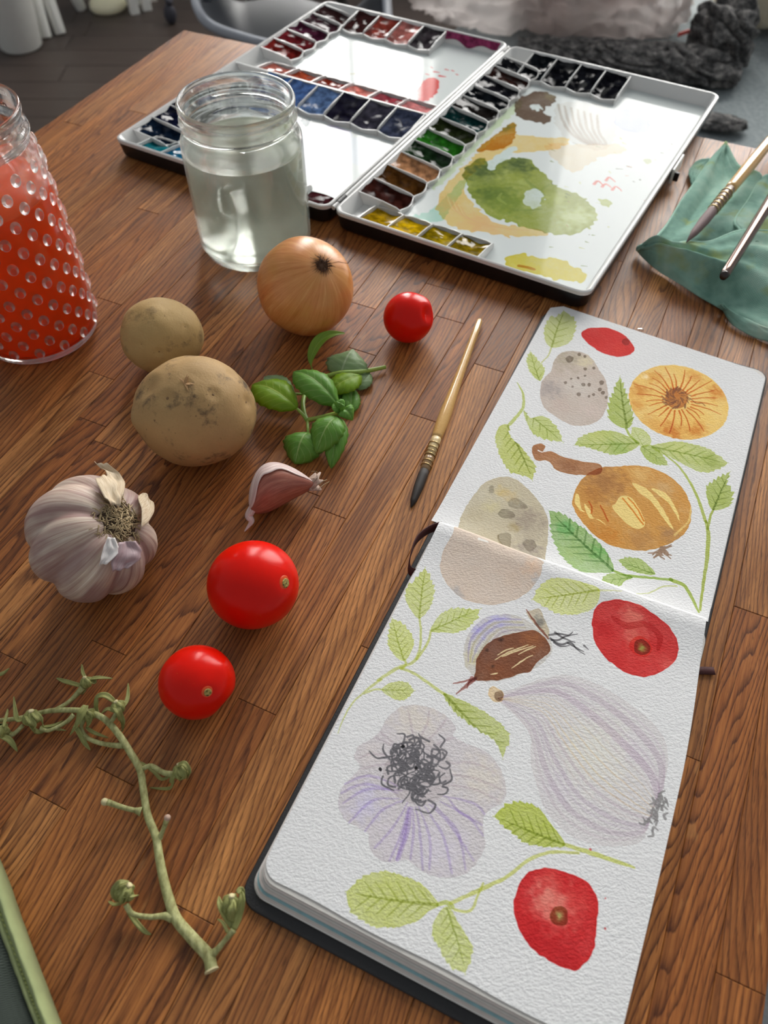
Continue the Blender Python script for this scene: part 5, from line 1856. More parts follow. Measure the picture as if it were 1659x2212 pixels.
vstem('main_stem', [(1276, 1885, .0030), (1255, 1800, .0030), (1170, 1705, .0030), (1065, 1580, .0030), (1020, 1460, .0032), (985, 1330, .0040), (960, 1200, .0048), (940, 1080, .0052), (890, 950, .0056), (865, 800, .0060), (845, 680, .0064), (790, 580, .0074), (720, 470, .0084), (640, 380, .0090), (560, 338, .0085), (470, 320, .0075), (330, 320, .0065), (240, 335, .0060), (100, 370, .0055), (-60, 384, .0050)],
      (.0027, .0026, .0024, .0021, .0019, .0018, .0018, .0017, .0016, .0014, .0012, .0011))
MB().lathe([(.0030, -.0004), (.0032, .0004), (0, .0006)], 12, Z4(1276, 1888, .0030), Z4(1284, 1900, .003) - Z4(1255, 1800, .003)).build('cut_end', knob_m, vine)
for pts, rr in (([(862, 672, .0065), (915, 655, .008), (985, 695, .009), (1045, 705, .009)], (.0012, .0012, .0016)), ([(852, 930, .0056), (810, 922, .0065), (740, 905, .009), (645, 872, .012)], (.0024, .0012, .0012, .0015)), ([(962, 1092, .005), (985, 1040, .008), (1008, 975, .012)], (.0015, .0010, .0014)),
                ([(1040, 1570, .003), (990, 1560, .0035), (900, 1566, .005), (800, 1548, .007), (760, 1490, .009)], (.0024, .0013, .0011, .0014)), ([(1270, 1800, .003), (1310, 1765, .0045), (1360, 1705, .007), (1410, 1645, .009)], (.0024, .0014, .0011, .0015)), ([(745, 530, .0075), (700, 532, .006), (600, 516, .0045), (520, 480, .0045), (490, 420, .006), (520, 360, .008)], (.0018, .0012, .0011, .001)),
                ([(330, 320, .0065), (400, 280, .006), (455, 232, .006), (500, 180, .008)], (.0012, .0011, .0018)), ([(445, 345, .0075), (400, 390, .006), (300, 440, .005), (240, 430, .006)], (.0013, .001, .001)), ([(660, 400, .009), (690, 360, .010), (710, 320, .011)], (.0012, .0012)), ([(140, 410, .005), (70, 470, .004), (10, 450, .005)], (.0011, .001))):
    vstem('side_stem', pts, rr)
MB().ball(Z4(632, 872, .012), .0018, 6).build('cut_end', knob_m, vine)
MB().ball(Z4(1010, 968, .0125), .0016, 6).build('cut_end', plain('dry_scar_pink', (190, 160, 140), .7), vine)


def calyx(cx, cy, z, size, face, sepals, knob=True):
    """dried calyx: bent bowl of sepals round a receptacle; sepals = list of (pixel path with heights, half width)"""
    c0 = Z4(cx, cy, z)
    size = size * .74
    b = MB()
    ax = Vector(face).normalized()
    x, y, zz = basis(ax)

    def fn(u, v):
        a = 2 * math.pi * u
        t = v * math.pi * .93
        rr = size * math.sin(t) * (1 + .22 * math.cos(5 * a + 3 * v) + .12 * n3((u * 7 + cx, v * 4, 2)))
        return c0 + x * (rr * math.cos(a)) + y * (rr * math.sin(a)) - zz * (size * 1.05 * math.cos(t))
    b.grid(fn, 30, 12)
    o = b.build('calyx', sep_m, vine, 'all')
    if knob:
        m = MB()
        m.lathe([(size * .34, 0), (size * .36, size * .22), (size * .2, size * .3), (0, size * .22)], 10, c0 + ax * size * .92, ax)
        m.build('receptacle', knob_m, o, 'all')
    for pts, hw in sepals:
        path = smooth_path([Z4(*q) for q in pts], 5)
        n = len(path) - 1
        b = MB()

        def fs_(u, v, path=path, n=n, hw=hw):
            k = round(v * n)
            t = (path[min(k + 1, n)] - path[max(k - 1, 0)])
            s = t.cross(Vector((.3 * math.sin(v * 5), .2, 1))).normalized()
            w = hw * .5 * (math.sin(math.pi * min(1, .18 + .82 * v)) ** .8 if v < .98 else .05)
            return path[k] + s * (w * (2 * u - 1)) + Vector((0, 0, w * .5 * abs(2 * u - 1)))
        b.grid(fs_, 4, n)
        b.build('sepal', sep_m, o, 'all', solid=.00035)
    return o


S = .0048
calyx(1092, 690, .010, .0050, (-.2, .7, .6), [([(1060, 660, .012), (1110, 640, .016), (1142, 690, .012), (1125, 735, .006)], .0028), ([(1060, 690, .012), (1040, 735, .010), (1022, 790, .003), (900, 785, .002)], .0022), ([(1050, 700, .010), (980, 735, .006), (930, 690, .005), (860, 640, .006), (835, 632, .008)], .0016), ([(1080, 680, .014), (1100, 720, .012), (1080, 745, .006)], .0024)])
calyx(752, 1418, .010, .0056, (.5, .5, .6), [([(720, 1470, .008), (690, 1420, .012), (720, 1360, .016), (780, 1350, .014)], .0030), ([(745, 1480, .009), (770, 1430, .016), (790, 1390, .015)], .0028), ([(735, 1440, .013), (790, 1440, .014), (838, 1432, .010)], .0016), ([(760, 1500, .007), (810, 1580, .003), (870, 1650, .0015), (912, 1672, .001)], .0022), ([(740, 1480, .008), (690, 1490, .004), (652, 1470, .002)], .0014)])
calyx(1395, 1490, .011, .0054, (.1, .6, .7), [([(1410, 1640, .009), (1440, 1560, .010), (1460, 1460, .013), (1450, 1400, .012)], .0034), ([(1400, 1630, .009), (1350, 1540, .012), (1325, 1480, .013), (1320, 1440, .011)], .0026), ([(1405, 1640, .008), (1380, 1660, .005), (1345, 1600, .004), (1310, 1578, .003)], .0014), ([(1400, 1600, .010), (1400, 1530, .016), (1410, 1470, .016)], .0034), ([(1430, 1420, .014), (1460, 1400, .013), (1470, 1470, .010)], .0022)])
calyx(522, 150, .009, .0040, (-.2, .5, .85), [([(500, 175, .008), (430, 155, .006), (380, 140, .004), (340, 124, .003)], .0026), ([(520, 130, .010), (500, 90, .010), (492, 40, .008)], .0016), ([(540, 130, .010), (600, 122, .009), (680, 126, .006)], .0020), ([(510, 160, .009), (505, 200, .006), (490, 225, .004)], .0026), ([(545, 145, .010), (572, 150, .008), (560, 120, .009)], .0022)])
calyx(190, 365, .009, .0054, (.1, .5, .8), [([(150, 360, .008), (110, 380, .010), (92, 320, .012), (82, 235, .010)], .0022), ([(200, 330, .013), (240, 370, .012), (262, 420, .006)], .0034), ([(180, 400, .008), (230, 450, .003), (300, 430, .004), (400, 440, .002)], .0024), ([(160, 340, .012), (200, 400, .012), (210, 460, .004)], .0036), ([(240, 420, .006), (320, 410, .005), (380, 380, .004)], .0014)])
calyx(715, 300, .012, .0046, (-.3, .5, .8), [([(740, 300, .012), (770, 250, .010), (772, 155, .008)], .0020), ([(690, 290, .014), (720, 330, .014), (740, 400, .006), (735, 450, .002)], .0036), ([(690, 265, .015), (640, 230, .017), (590, 240, .014), (580, 310, .008), (600, 345, .008)], .0034), ([(700, 330, .011), (650, 310, .010), (610, 340, .008)], .0020)])
calyx(535, 345, .010, .0042, (-.2, .3, .9), [([(520, 290, .014), (490, 350, .014), (455, 420, .008), (420, 470, .004)], .0042), ([(450, 410, .009), (490, 470, .006), (515, 520, .003), (545, 560, .001)], .0026), ([(520, 420, .006), (570, 455, .005), (655, 485, .003)], .0018), ([(550, 350, .012), (530, 400, .008), (520, 420, .006)], .0034)])
calyx(8, 440, .008, .0048, (.1, .5, .8), [([(0, 470, .008), (60, 500, .006), (105, 570, .002)], .0030), ([(20, 420, .012), (40, 350, .010), (45, 310, .008)], .0014), ([(30, 450, .006), (80, 460, .004), (140, 410, .005)], .0020)], False)
sc_path = smooth_path([Z4(-20, 110, .001), Z4(20, 95, .002), Z4(58, 66, .001)], 5)
b = MB()
b.grid(lambda u, v: sc_path[round(v * (len(sc_path) - 1))] + Vector((.1, 1, .3)).normalized() * (.0012 * (2 * u - 1) * math.sin(math.pi * (.1 + .85 * v))), 3, len(sc_path) - 1)
tag(b.build('dried_sepal', sep_m, None, 'all', solid=.0003, origin=sc_path[4]), 'dark dried sepal scrap lying alone at the left table edge of the view', 'leaf')

# ------------------------------------------------------------------ brushes


def along(P0, P1, prof, n=20):
    """lathe from P0 to P1; prof = (fraction, radius)"""
    ax = P1 - P0
    L = ax.length
    return MB().lathe([(0, prof[0][0] * L)] + [(r, t * L) for t, r in prof] + [(0, prof[-1][0] * L)], n, P0, ax)


wood_m = NT('varnished_birch')
bn = wood_m.noise(wood_m.map(wood_m.coord(), (300, 300, 300)), 3, 4)
wood_m.set(Base_Color=wood_m.mix(bn, lin((196, 146, 78)), lin((226, 184, 116))), Roughness=.22, Coat_Weight=.5, Coat_Roughness=.08)
wood_m = wood_m.m
wire_m = plain('brass_wire', (196, 170, 120), .25, .2, 500, Metallic=.9)
quill_m = plain('clear_quill', (150, 120, 84), .18, .4, 300)
quill_l = plain('pale_quill', (214, 188, 138), .3, .2, 300)
dark_b = streaks('dark_bristles', [(.3, lin((22, 18, 17))), (.7, lin((58, 50, 46)))], 40, .6, .5, .4, None, .4)
mauve_b = streaks('mauve_bristles', [(.3, lin((92, 70, 70))), (.7, lin((148, 122, 122)))], 40, .6, .6, .3, None, .4)

Pt, Pe = at(888, 1096, .0012), at(1037, 690, .0032)
br = thing('paintbrush', 'slim wooden paintbrush with dark bristles lying bare on the tabletop', 'paintbrush', at(930, 985), 'watercolour brushes')
ax = Pe - Pt
Pm = Pt + ax * .22
along(Pt, Pe, [(.0, .0004), (.03, .0022), (.09, .0032), (.14, .0033), (.175, .0029)]).build('bristles', dark_b, br, 'all', label='pointed dark brown bristles')
along(Pt, Pe, [(.165, .0030), (.178, .0033), (.215, .0034), (.235, .0034)]).build('quill_ferrule', quill_m, br, 'all')
along(Pt, Pe, [(.235, .0033), (.275, .0033), (.305, .0034), (.325, .0034)]).build('quill_ferrule', quill_l, br, 'all')
for f in (.185, .205, .235, .25, .268, .290):
    P_ = Pt + ax * f
    x, y, z = basis(ax)
    MB().tube([P_ + x * (.0036 * math.cos(a)) + y * (.0036 * math.sin(a)) for a in [6.2832 * k / 16 for k in range(17)]], .0004, 6).build('wire_wrap', wire_m, br, 'all')
along(Pt, Pe, [(.320, .0034), (.335, .0037), (.40, .0043), (.46, .0044), (.54, .0037), (.7, .0030), (.9, .0027), (.985, .0026), (.998, .0016)]).build('handle', wood_m, br, 'all')
br.location.z = .0

# ------------------------------------------------------------------ green cloth with two brushes on it
Z6 = sub(1250, 250, .2465)
cl_m = NT('green_weave')
co = cl_m.coord()
uvw = cl_m.coord('UV')
st = cl_m.noise(co, 22, 4, .6)
weave = cl_m.math('MULTIPLY', cl_m.math('SINE', cl_m.math('MULTIPLY', cl_m.sep(uvw)[0], 420.0)), cl_m.math('SINE', cl_m.math('MULTIPLY', cl_m.sep(uvw)[1], 420.0)))
colr = cl_m.ramp(st, [(.34, lin((104, 142, 128))), (.5, lin((138, 176, 160))), (.62, lin((162, 192, 176))), (.75, lin((190, 198, 178)))])
blot = cl_m.ramp(cl_m.noise(cl_m.map(co, (1, 1, 1), (3.3, 1.7, 0)), 30, 3), [(.56, 0.0), (.68, .8)])
colr = cl_m.mix(blot, colr, lin((146, 160, 96)))
cl_m.set(Base_Color=colr, Roughness=.92, Specular_IOR_Level=.15)
cl_m.bump(cl_m.math('ADD', weave, cl_m.math('MULTIPLY', cl_m.noise(co, 900, 2), 1.0)), .3, .0006)
cl_m = cl_m.m
hem_m = plain('green_hem', (158, 198, 180), .9, .25, 500, .5)
cloth = thing('cleaning_cloth', 'crumpled green cleaning cloth with paint stains under two brushes', 'cloth', Z6(1200, 900))


def loft(left, right, bulge, nm='cloth_fold', nu=36, nv=36, wob=.0012, mat=None):
    L_ = smooth_path([Z6(*q) for q in left], 6)
    R_ = smooth_path([Z6(*q) for q in right], 6)
    sd = random.random() * 40

    def fn(u, v):
        p = pick(L_, v).lerp(pick(R_, v), u)
        k = bulge(u, v) + wob * n3((u * 5 + sd, v * 5, sd)) * math.sin(math.pi * min(1, u * 4) / 2) + .0005 * n3((u * 16, v * 16, sd))
        return Vector((p.x, p.y, max(p.z + k, .0006)))
    b = MB()
    b.grid(fn, nu, nv)
    b.build(nm, mat or cl_m, cloth, 'all', solid=.0014)
    return L_, R_


def hem(path, r=.0013):
    MB().tube(path, [r] * len(path), 8, flat=.8).build('hem', hem_m, cloth, 'all')


# dark flap underneath, upper sheet, right-hand sheet, big lower fold, lowest lobe
loft([(1160, 385, .003), (1060, 395, .003), (985, 450, .003), (965, 520, .003), (992, 615, .003)], [(1200, 420, .003), (1150, 470, .003), (1100, 520, .003), (1060, 590, .003), (1030, 640, .003)], lambda u, v: .0)
l_, r_ = loft([(1280, 252, .006), (1160, 385, .006), (1010, 600, .007), (890, 770, .009), (780, 950, .010), (650, 1108, .012), (640, 1190, .008)], [(1290, 262, .006), (1405, 450, .006), (1590, 560, .006), (1500, 730, .008), (1370, 920, .013), (1400, 1030, .013), (1420, 1140, .008)], lambda u, v: -.002 * math.sin(math.pi * u) * math.sin(math.pi * v) + .0016 * math.sin(7 * u + 5 * v), wob=.003)
hem(l_[:-6])
hem(r_[:13])
hem(r_[12:-6])
l_, r_ = loft([(1590, 560, .007), (1500, 730, .010), (1372, 920, .015), (1412, 1000, .016), (1440, 1120, .016)], [(2100, 360, .007), (2100, 560, .009), (2100, 760, .012), (2100, 920, .013), (2100, 1080, .013)], lambda u, v: .004 * math.sin(math.pi * min(1, u * 6)) * (.5 - v) - .003 * u)
hem(l_, .0016)
top = [(508, 1178, .006), (640, 1102, .017), (800, 1128, .018), (950, 1106, .018), (1150, 1105, .017), (1410, 1010, .017), (1700, 1010, .015), (2100, 990, .013)]
bot = [(512, 1195, .002), (640, 1322, .002), (850, 1455, .002), (1010, 1562, .002), (1240, 1688, .003), (1450, 1790, .004), (1700, 1890, .004), (2100, 2030, .004)]
l_, r_ = loft(top, bot, lambda u, v: (.010 * math.sin(math.pi * u ** .8) + .0060 * math.sin(u * 9.5 + 3.2 * v + .6) * math.sin(math.pi * u) + .0036 * math.sin(u * 17 - 5 * v) * math.sin(math.pi * u)) * min(1, v * 5 + .2), nu=56, nv=60)
hem(l_)
loft([(1225, 1660, .005), (1350, 1720, .006), (1500, 1790, .006), (1700, 1870, .006), (2100, 2000, .006)], [(1262, 1720, .002), (1350, 1840, .002), (1480, 1912, .002), (1700, 1990, .002), (2100, 2130, .002)], lambda u, v: .004 * math.sin(math.pi * u), nu=20)

b2 = thing('paintbrush', 'wooden paintbrush with mauve bristles resting on the green cloth', 'paintbrush', Z6(1160, 800), 'watercolour brushes')
Pt, Pe = Z6(946, 1108, .0240), at(1800, 138, .0265)
ax = Pe - Pt
LL = ax.length


def fr(x, y):
    q = Z6(x, y, .021) - Pt
    return q.dot(ax) / (LL * LL)


f1, f2, f3, f4 = fr(1085, 850), fr(1130, 790), fr(1215, 695), fr(1245, 660)
along(Pt, Pe, [(0, .0004), (f1 * .3, .0030), (f1 * .7, .0043), (f1, .0042), (f1 + .02, .0036)]).build('bristles', mauve_b, b2, 'all', label='soft mauve grey bristles')
along(Pt, Pe, [(f1 * .97, .0038), (f1 * 1.02, .0042), (f3, .0048), (f4, .0046)]).build('quill_ferrule', plain('brown_quill', (120, 96, 76), .2, .3, 300), b2, 'all')
for k in range(6):
    f = f1 + (f3 - f1) * (.1 + .9 * k / 5)
    P_ = Pt + ax * f
    x, y, z = basis(ax)
    rr = .0044 + .0005 * k / 5
    MB().tube([P_ + x * (rr * math.cos(a)) + y * (rr * math.sin(a)) for a in [6.2832 * q / 16 for q in range(17)]], .0006, 6).build('wire_wrap', wire_m, b2, 'all')
along(Pt, Pe, [(f4 * .98, .0045), (f4 * 1.05, .0050), (f4 * 1.5, .0056), (f4 * 1.9, .0050), (f4 * 2.6, .0040), (.95, .0030), (1, .0022)]).build('handle', wood_m, b2, 'all')
b3 = thing('brush_handle', 'dark glossy metallic brush handle lying across the right of the cloth', 'paintbrush', Z6(1400, 1100), 'watercolour brushes')
Pt, Pe = Z6(1275, 1400, .0315), at(1840, 150, .0335)
hm = NT('brown_metal')
hm.set(Base_Color=lin((128, 108, 100)), Metallic=.95, Roughness=.16)
along(Pt, Pe, [(0, .0030), (.006, .0037), (.02, .0039), (.3, .0048), (.6, .0050), (1, .0046)]).build('handle', hm.m, b3, 'all')
along(Pt, Pe, [(-.006, .0026), (.001, .0034), (.004, .0035)]).build('end_cap', plain('dark_cap', (44, 34, 30), .25), b3, 'all')

# ------------------------------------------------------------------ fabric pouch at the lower left
zp = .012
pouch = thing('fabric_pouch', 'dark grey fabric pouch with sage green piped edge at the lower left corner', 'pouch', at(30, 2120))
sage = plain('sage_cotton', (150, 160, 112), .9, .22, 90, .6)
greyf = NT('grey_canvas')
gx = greyf.sep(greyf.coord('UV'))
wv = greyf.math('MULTIPLY', greyf.math('SINE', greyf.math('MULTIPLY', gx[0], 260.0)), greyf.math('SINE', greyf.math('MULTIPLY', gx[1], 520.0)))
greyf.set(Base_Color=greyf.mix(greyf.math('MULTIPLY_ADD', wv, .5, .5), lin((36, 42, 36)), lin((78, 88, 80))), Roughness=.9)
greyf.bump(wv, .5, .0006)
oe = smooth_path([at(-60, 1745, zp), at(-2, 1880, zp), at(28, 1965, zp), at(62, 2060, zp), at(92, 2140, zp), at(122, 2220, zp), at(155, 2310, zp)], 6)
ie = smooth_path([at(-98, 1770, zp), at(-40, 1905, zp), at(-6, 1998, zp), at(28, 2090, zp), at(54, 2160, zp), at(78, 2222, zp), at(110, 2320, zp)], 6)
n_e = len(oe) - 1


def band(u, v):
    p = oe[round(v * n_e)].lerp(ie[round(v * n_e)], u)
    h = .0040 * math.sin(math.pi * min(1, u / .62)) if u < .62 else .0016 * math.sin(math.pi * (u - .62) / .38)
    return p + Vector((0, 0, h - (.009 if u == 0 else 0) + .0006 * n3((u * 4, v * 24, 1))))


b = MB()
b.grid(band, 14, n_e)
b.build('piping', sage, pouch, 'all', solid=.001)
sti = plain('green_thread', (170, 178, 110), .8)
m = MB()
for k in range(0, 46):
    v = (k + .2) / 46
    v2 = (k + .82) / 46
    a, c_ = pick(oe, v).lerp(pick(ie, v), .64), pick(oe, v2).lerp(pick(ie, v2), .60)
    m.tube([a + Vector((0, 0, .0004)), (a + c_) / 2 + Vector((0, 0, .0012)), c_ + Vector((0, 0, .0004))], .00045, 5)
m.build('stitching', sti, pouch, 'all', kind='stuff')
b = MB()
b.grid(lambda u, v: pick(ie, v) + (Vector((-.20, -.03, 0)) * u) + Vector((0, 0, .004 * math.sin(math.pi * min(1, u * 3)) - .010 * max(0, u - .9) * 10 * .9)), 20, 24)
b.build('panel', greyf.m, pouch, 'all', solid=.0012)
b = MB()
b.grid(lambda u, v: Vector((pick(oe, v).x, pick(oe, v).y, .0006 + (zp - .0045) * u)) - Vector((.002, 0, 0)), 2, 24)
b.build('side', sage, pouch, 'all', solid=.001)

dr = glass('drop_water', (1, 1, 1), 1.33)
p = at(1383, 713, 0)
m = MB()
m.grid(lambda u, v: p + Vector((.0020 * math.sin(math.pi * v / 2) * math.cos(6.2832 * u) * 1.3, .0014 * math.sin(math.pi * v / 2) * math.sin(6.2832 * u), .0003 + .0013 * math.cos(math.pi * v / 2))), 20, 8)
tag(m.build('water_drop', dr, None, 'all', origin=p), 'small clear water drop on the tabletop behind the sketchbook', 'water drop')

# ------------------------------------------------------------------ what stands beyond the table
# grey daybed behind and to the right of the table
bed_m = plain('grey_boucle', (130, 138, 140), .95, .45, 130, 1.0)
bed = thing('daybed', 'low grey upholstered daybed behind the table', 'daybed', tuv(1.9, -.05, FLOOR))
b = MB()
bu0, bu1, bv0, bv1 = 1.02, 2.5, -.62, .75


def bedfn(u, v):
    p = tuv(bu0 + (bu1 - bu0) * v, bv0 + (bv1 - bv0) * u, SEAT)
    e = min(u, 1 - u, v, 1 - v)
    return p + Vector((0, 0, .004 * n3((p.x * 5, p.y * 5, 0)) + .0015 * n3((p.x * 30, p.y * 30, 0)) - .05 * max(0, 1 - e / .04) ** 2))


b.grid(bedfn, 60, 60)
b.build('cushion', bed_m, bed, 'all', solid=.03)
o = [tuv(u, v) for u, v in ((bu0 + .02, bv0 + .02), (bu0 + .02, bv1 - .02), (bu1 - .02, bv1 - .02), (bu1 - .02, bv0 + .02))][::-1]
m = MB()
o2 = [(q.x, q.y) for q in o]
if (o[1] - o[0]).cross(o[2] - o[1]).z < 0:
    o2 = o2[::-1]
m.prism(o2, FLOOR + .06, SEAT - .04)
m.build('base', plain('grey_base', (84, 90, 94), .9, .2, 200), bed, False, bevel=.01)
for u, v in ((bu0 + .1, bv0 + .1), (bu0 + .1, bv1 - .1), (bu1 - .1, bv0 + .1), (bu1 - .1, bv1 - .1)):
    MB().lathe([(.02, FLOOR - tuv(0, 0).z), (.025, FLOOR + .07)], 16, tuv(u, v)).build('leg', plain('dark_leg', (40, 34, 30), .5), bed)


def sag(name, cx, cy, base, sx, sy, sz, mat, parent, seed, rz=0.0, fold=.25, freq=2.5, nu=72, nv=48, sharp=False, pleat=0.0):
    """soft crumpled body resting at height base"""
    c = at(cx, cy, base)
    m_ = Matrix.Rotation(rz, 3, 'Z')
    b = MB()

    def fn(u, v):
        a, t = 2 * math.pi * u, math.pi * v
        d = Vector((math.cos(a) * math.sin(t), math.sin(a) * math.sin(t), math.cos(t)))
        k = n3(d * freq + Vector((seed, seed, 0)))
        k2 = n3(d * freq * 2.3 + Vector((0, seed, seed)))
        if sharp:
            k, k2 = .6 - 2.2 * abs(k), .3 - abs(k2) * 1.6
        q = 1 + fold * (k + .5 * k2)
        if pleat:
            q += pleat * (abs(math.sin(6 * (d.x * .8 + d.z * .9) + 3.4 * n3(d * 1.7 + Vector((seed, 0, 2))))) - .6)
        if sharp:
            q += .10 * (.4 - abs(n3(d * freq * 3.7 + Vector((seed, 7, 1)))) * 2) + .04 * (.4 - abs(n3(d * freq * 8 + Vector((3, seed, 1)))) * 2)
        s = lambda w: math.copysign(abs(w) ** .8, w)
        p = m_ @ Vector((s(d.x) * sx * q, s(d.y) * sy * q, s(d.z) * sz * q))
        return Vector((c.x + p.x, c.y + p.y, max(base + .008, base + sz * .82 + p.z)))
    b.grid(fn, nu, nv)
    return b.build(name, mat, parent, 'all') if parent else b, c


# white carrier bag with something pink inside
bg = NT('thin_plastic')
bn = bg.noise(bg.map(bg.coord(), (7, 7, 7)), 2, 6, .62, 2.6)
tr = bg.node('ShaderNodeBsdfTranslucent')
tr.inputs[0].default_value = (.99, .95, .93, 1)
bg.set(Base_Color=bg.mix(bn, lin((240, 232, 228)), lin((255, 254, 252))), Roughness=.25, Specular_IOR_Level=.5)
mx = bg.node('ShaderNodeMixShader')
mx.inputs[0].default_value = .7
bg.t.links.new(bg.b.outputs[0], mx.inputs[1])
bg.t.links.new(tr.outputs[0], mx.inputs[2])
bt = bg.node('ShaderNodeBsdfTransparent')
bx = bg.node('ShaderNodeMixShader')
bx.inputs[0].default_value = .34
bg.t.links.new(mx.outputs[0], bx.inputs[1])
bg.t.links.new(bt.outputs[0], bx.inputs[2])
bg.t.links.new(bx.outputs[0], bg.out.inputs['Surface'])
bg.bump(bn, 1.0, .08)
bag = thing('plastic_bag', 'crumpled white plastic bag full of pinkish things on the daybed', 'bag', at(1200, 70, SEAT))
sag('bag_body', 1275, 52, SEAT, .185, .12, .17, bg.m, bag, 3, -.25, .17, 2.0, 120, 90, True)
sag('bag_body', 1075, 40, SEAT, .20, .12, .16, bg.m, bag, 9, -.25, .16, 2.2, 120, 90, True)
m = MB()
bl, br_ = at(1100, 100, SEAT + .10), at(1480, 60, SEAT + .12)
MB().box(at(1462, 44, SEAT + .06) + Vector((0, -.055, 0)), (.028, .003, .006), .6).build('red_mark', plain('red_print', (190, 60, 50), .5), bag)
sag('contents', 1250, 0, SEAT, .20, .10, .15, plain('pink_cloth', (236, 186, 174), .8), bag, 5, -.3, .1)

sk = NT('dark_tweed')
k1 = sk.noise(sk.coord(), 60, 5, .7)
k2 = sk.noise(sk.coord(), 420, 3, .7)
sk.set(Base_Color=sk.ramp(sk.math('ADD', sk.math('MULTIPLY', k1, .6), sk.math('MULTIPLY', k2, .4)), [(.36, lin((34, 34, 35))), (.48, lin((78, 77, 77))), (.62, lin((168, 164, 160)))]), Roughness=.95)
sk.bump(k2, .8, .004)
scarf = thing('knitted_scarf', 'dark grey flecked woollen scarf bunched up beside the white bag', 'scarf', at(1500, 200, SEAT))
for args in ((1540, 140, .045, .060, .060, 11, 0.3), (1480, 168, .085, .045, .026, 12, -.5), (1370, 152, .10, .050, .022, 13, -.3), (1225, 128, .09, .04, .016, 14, -.3)):
    cx, cy, sx, sy, sz, sd, rz = args
    sag('scarf_fold', cx, cy, SEAT, sx, sy, sz, sk.m, scarf, sd, rz, .16, 1.6, 110, 80, False, .30)
sag('scarf_end', 1548, 280, SEAT, .048, .022, .012, sk.m, scarf, 15, -.25, .2, 2.6, 50, 30)

# cream sheepskin with long hair, black cushion
fur = thing('sheepskin', 'cream long-haired sheepskin at the far end of the daybed', 'sheepskin', at(1570, 30, SEAT))
fm = streaks('cream_fleece', [(.3, lin((176, 162, 134))), (.6, lin((226, 218, 198)))], 1, 2, .9, .2)
sag('pelt', 1640, 44, SEAT + .012, .070, .075, .12, fm, fur, 21, 0, .15)
m = MB()
fc = at(1640, 44, SEAT) + Vector((0, 0, .10))
for k in range(900):
    a, t = random.random() * 6.28, math.acos(random.uniform(-.6, 1))
    d = Vector((math.cos(a) * math.sin(t), math.sin(a) * math.sin(t), math.cos(t)))
    p = fc + Vector((d.x * .075, d.y * .075, d.z * .11))
    L = random.uniform(.03, .07)
    g = Vector((random.gauss(0, .3) - .1, random.gauss(0, .3), -.5))
    m.tube([Vector((q.x, q.y, max(q.z, SEAT + .016))) for q in (p, p + (d + g * .3).normalized() * L * .5, p + (d + g * 1.2).normalized() * L)], [.004, .003, .0004], 4)
m.build('fleece', fm, fur, 'all', kind='stuff')
cush = thing('black_bag', 'black soft bag at the far right corner behind the sheepskin', 'bag', at(1660, 30, SEAT))
sag('body', 1900, 20, SEAT, .11, .10, .12, plain('black_cloth', (30, 29, 30), .8, .3, 100), cush, 31, 0, .08)

# grey shell chair standing at the back of the table
CZ = -.20
sh_m = plain('slate_shell', (40, 45, 53), .5, .06, 30)
rim_m = plain('pale_rim', (150, 154, 162), .5, .05)
chair = thing('shell_chair', 'slate grey moulded shell chair with a paler rim pushed to the far table end', 'chair', at(640, 30, FLOOR))
q0, q1, q2, q3 = at(421, -30, CZ), at(452, 60, CZ), at(560, 97, CZ), at(930, 175, CZ)
outl = smooth_path([at(418, -90, CZ), at(420, -20, CZ), at(428, 22, CZ), at(455, 56, CZ), at(520, 82, CZ), at(620, 108, CZ), at(740, 138, CZ), at(800, 146, CZ), at(832, 120, CZ), at(838, 40, CZ), at(830, -60, CZ)], 6)
ctr = at(630, -10, CZ - .09)
b = MB()
no = len(outl) - 1
b.grid(lambda u, v: outl[round(u * no)].lerp(ctr, min(1, v * 1.0)) + Vector((0, 0, -.09 * (math.sin(math.pi * min(1, v * 2.2) / 2)) + .09 * v)), no, 14)
b.build('seat_shell', sh_m, chair, 'all', solid=.004)
MB().tube([p + Vector((0, 0, .001)) for p in outl], [.009] * len(outl), 10).build('rim', rim_m, chair, 'all')
bp, bq = outl[0], outl[-1]
b = MB()
b.grid(lambda u, v: bp.lerp(bq, u) + Vector((-.02 + .02 * u, .22 * math.sin(math.pi * u) + .10 * v, .34 * v * (1 - .25 * (2 * u - 1) ** 2))), 24, 12)
b.build('backrest', sh_m, chair, 'all', solid=.006)
MB().tube([at(447, 2, CZ), at(445, -30, CZ + .02), at(440, -80, CZ + .1)], .010, 10).build('arm_edge', rim_m, chair, 'all')
for sx, sy in ((-1, -1), (1, -1), (-1, 1), (1, 1)):
    a = ctr + Vector((.10 * sx, .10 * sy, -.02))
    z_ = Vector((ctr.x + .2 * sx, ctr.y + .2 * sy, FLOOR))
    MB().tube([a, z_], [.014, .010], 10).build('leg', plain('chair_leg', (60, 58, 56), .4), chair)

# white children's furniture on the dark floor
ws = plain('white_moulding', (240, 240, 234), .45, .04)
cm = plain('cream_moulding', (248, 242, 208), .45, .04)


def cone_leg(x0, y0, lean, r0, r1, h, mat, parent, name='leg'):
    p = at(x0, y0, FLOOR + .0005)
    q = p + Vector((lean[0], lean[1], h))
    L = (q - p)
    MB().lathe([(0, 0), (r0 * .85, 0), (r0, r0 * .3), (r1, L.length * .97), (0, L.length)], 28, p, L).build(name, mat, parent, 'all')
    return p


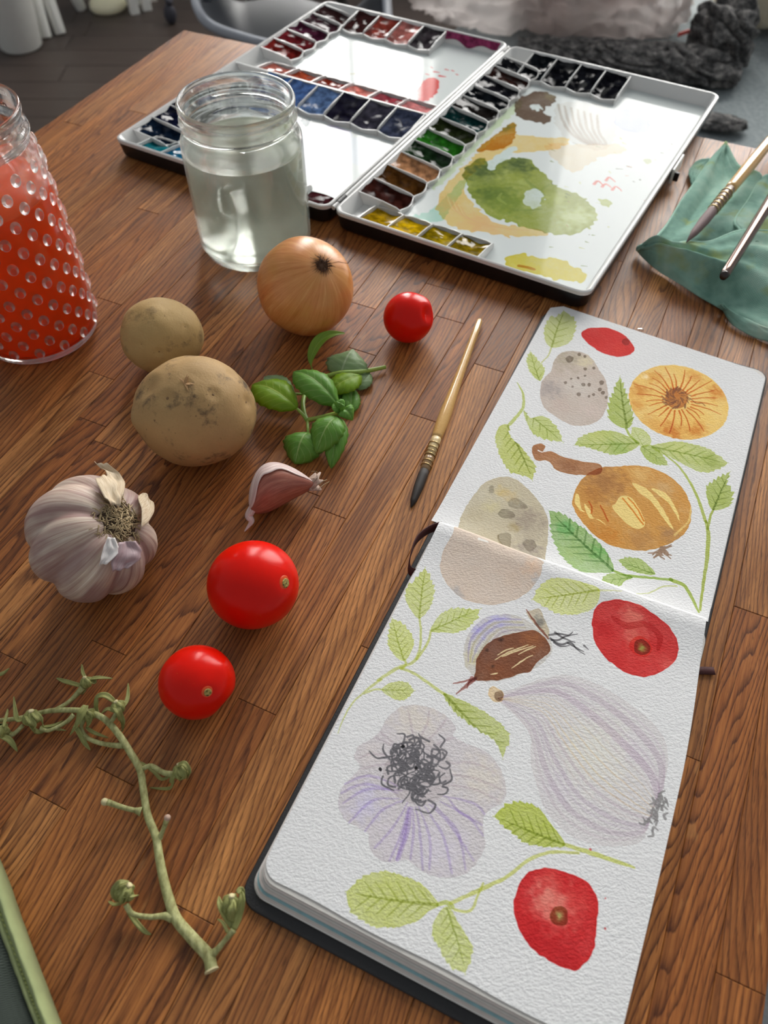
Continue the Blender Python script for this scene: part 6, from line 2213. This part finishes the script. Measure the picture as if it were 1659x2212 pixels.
p = at(52, 108, FLOOR)
bin_ = thing('waste_bin', 'tall tapering white plastic bin on the dark floor', 'bin', p)
m = MB()
m.lathe([(0, 0), (.060, 0), (.068, .008), (.100, .36), (.104, .37), (.098, .372), (.094, .36), (.062, .012), (0, .010)], 40, p + Vector((-.012, .02, .0005)))
m.build('body', ws, bin_, 'all')
MB().tube([p + Vector((-.012 + .102 * math.cos(a), .02 + .102 * math.sin(a), .37)) for a in [6.2832 * k / 32 for k in range(33)]], .005, 8).build('rim', ws, bin_, 'all')
stool = thing('white_stool', 'white stool with slim tapered splayed legs beside the bin', 'stool', at(115, 70, FLOOR))
for (x0, y0, lx, ly) in ((101, 82, -.05, .14), (132, 74, -.09, .14), (178, 22, -.12, -.02), (30, 10, .10, .0)):
    cone_leg(x0, y0, (lx, ly), .018, .034, .46, ws, stool)
sp = at(110, 40, FLOOR) + Vector((-.06, .10, .46))
MB().lathe([(0, -.01), (.15, -.01), (.16, .0), (.16, .02), (.15, .03), (0, .03)], 40, sp).build('seat', ws, stool, 'all')
lamp = thing('lamp_base', 'round cream lamp foot with a thin stem on the far floor', 'lamp', at(240, 22, FLOOR))
lp = at(236, 20, FLOOR)
MB().lathe([(0, .0005), (.060, .0005), (.066, .010), (.064, .026), (.050, .040), (.020, .05), (0, .052)], 40, lp).build('foot', cm, lamp, 'all')
MB().lathe([(.010, .045), (.010, .8), (0, .8)], 14, lp).build('stem', ws, lamp, 'all')
MB().lathe([(.09, .78), (.06, .98), (.058, .98), (.088, .78)], 32, lp).build('shade', cm, lamp, 'all')
tbl = thing('white_side_table', 'white side table with straight legs at the far wall', 'table', at(330, 0, FLOOR))
tops = []
for (x0, y0) in ((292, 30), (318, 22), (304, 8), (330, 2)):
    p = at(x0, y0, FLOOR)
    tops.append(p)
    MB().box(p + Vector((0, 0, .26)), (.032, .032, .519), .4).build('leg', ws, tbl, False, bevel=.004)
mid = sum(tops, Vector()) / 4
MB().box(mid + Vector((.02, 0, .535)), (.20, .20, .03), .4).build('top', ws, tbl, False, bevel=.006)
toy = at(372, 52, FLOOR)
m = MB()
m.ball(toy + Vector((0, 0, .032)), .022, 10, (1, .8, 1.45))
m.ball(toy + Vector((.004, 0, .070)), .014, 8)
tag(m.build('floor_toy', plain('dark_toy', (62, 62, 72), .6), None, 'all', origin=toy), 'little dark grey toy standing alone on the dark floor', 'toy')
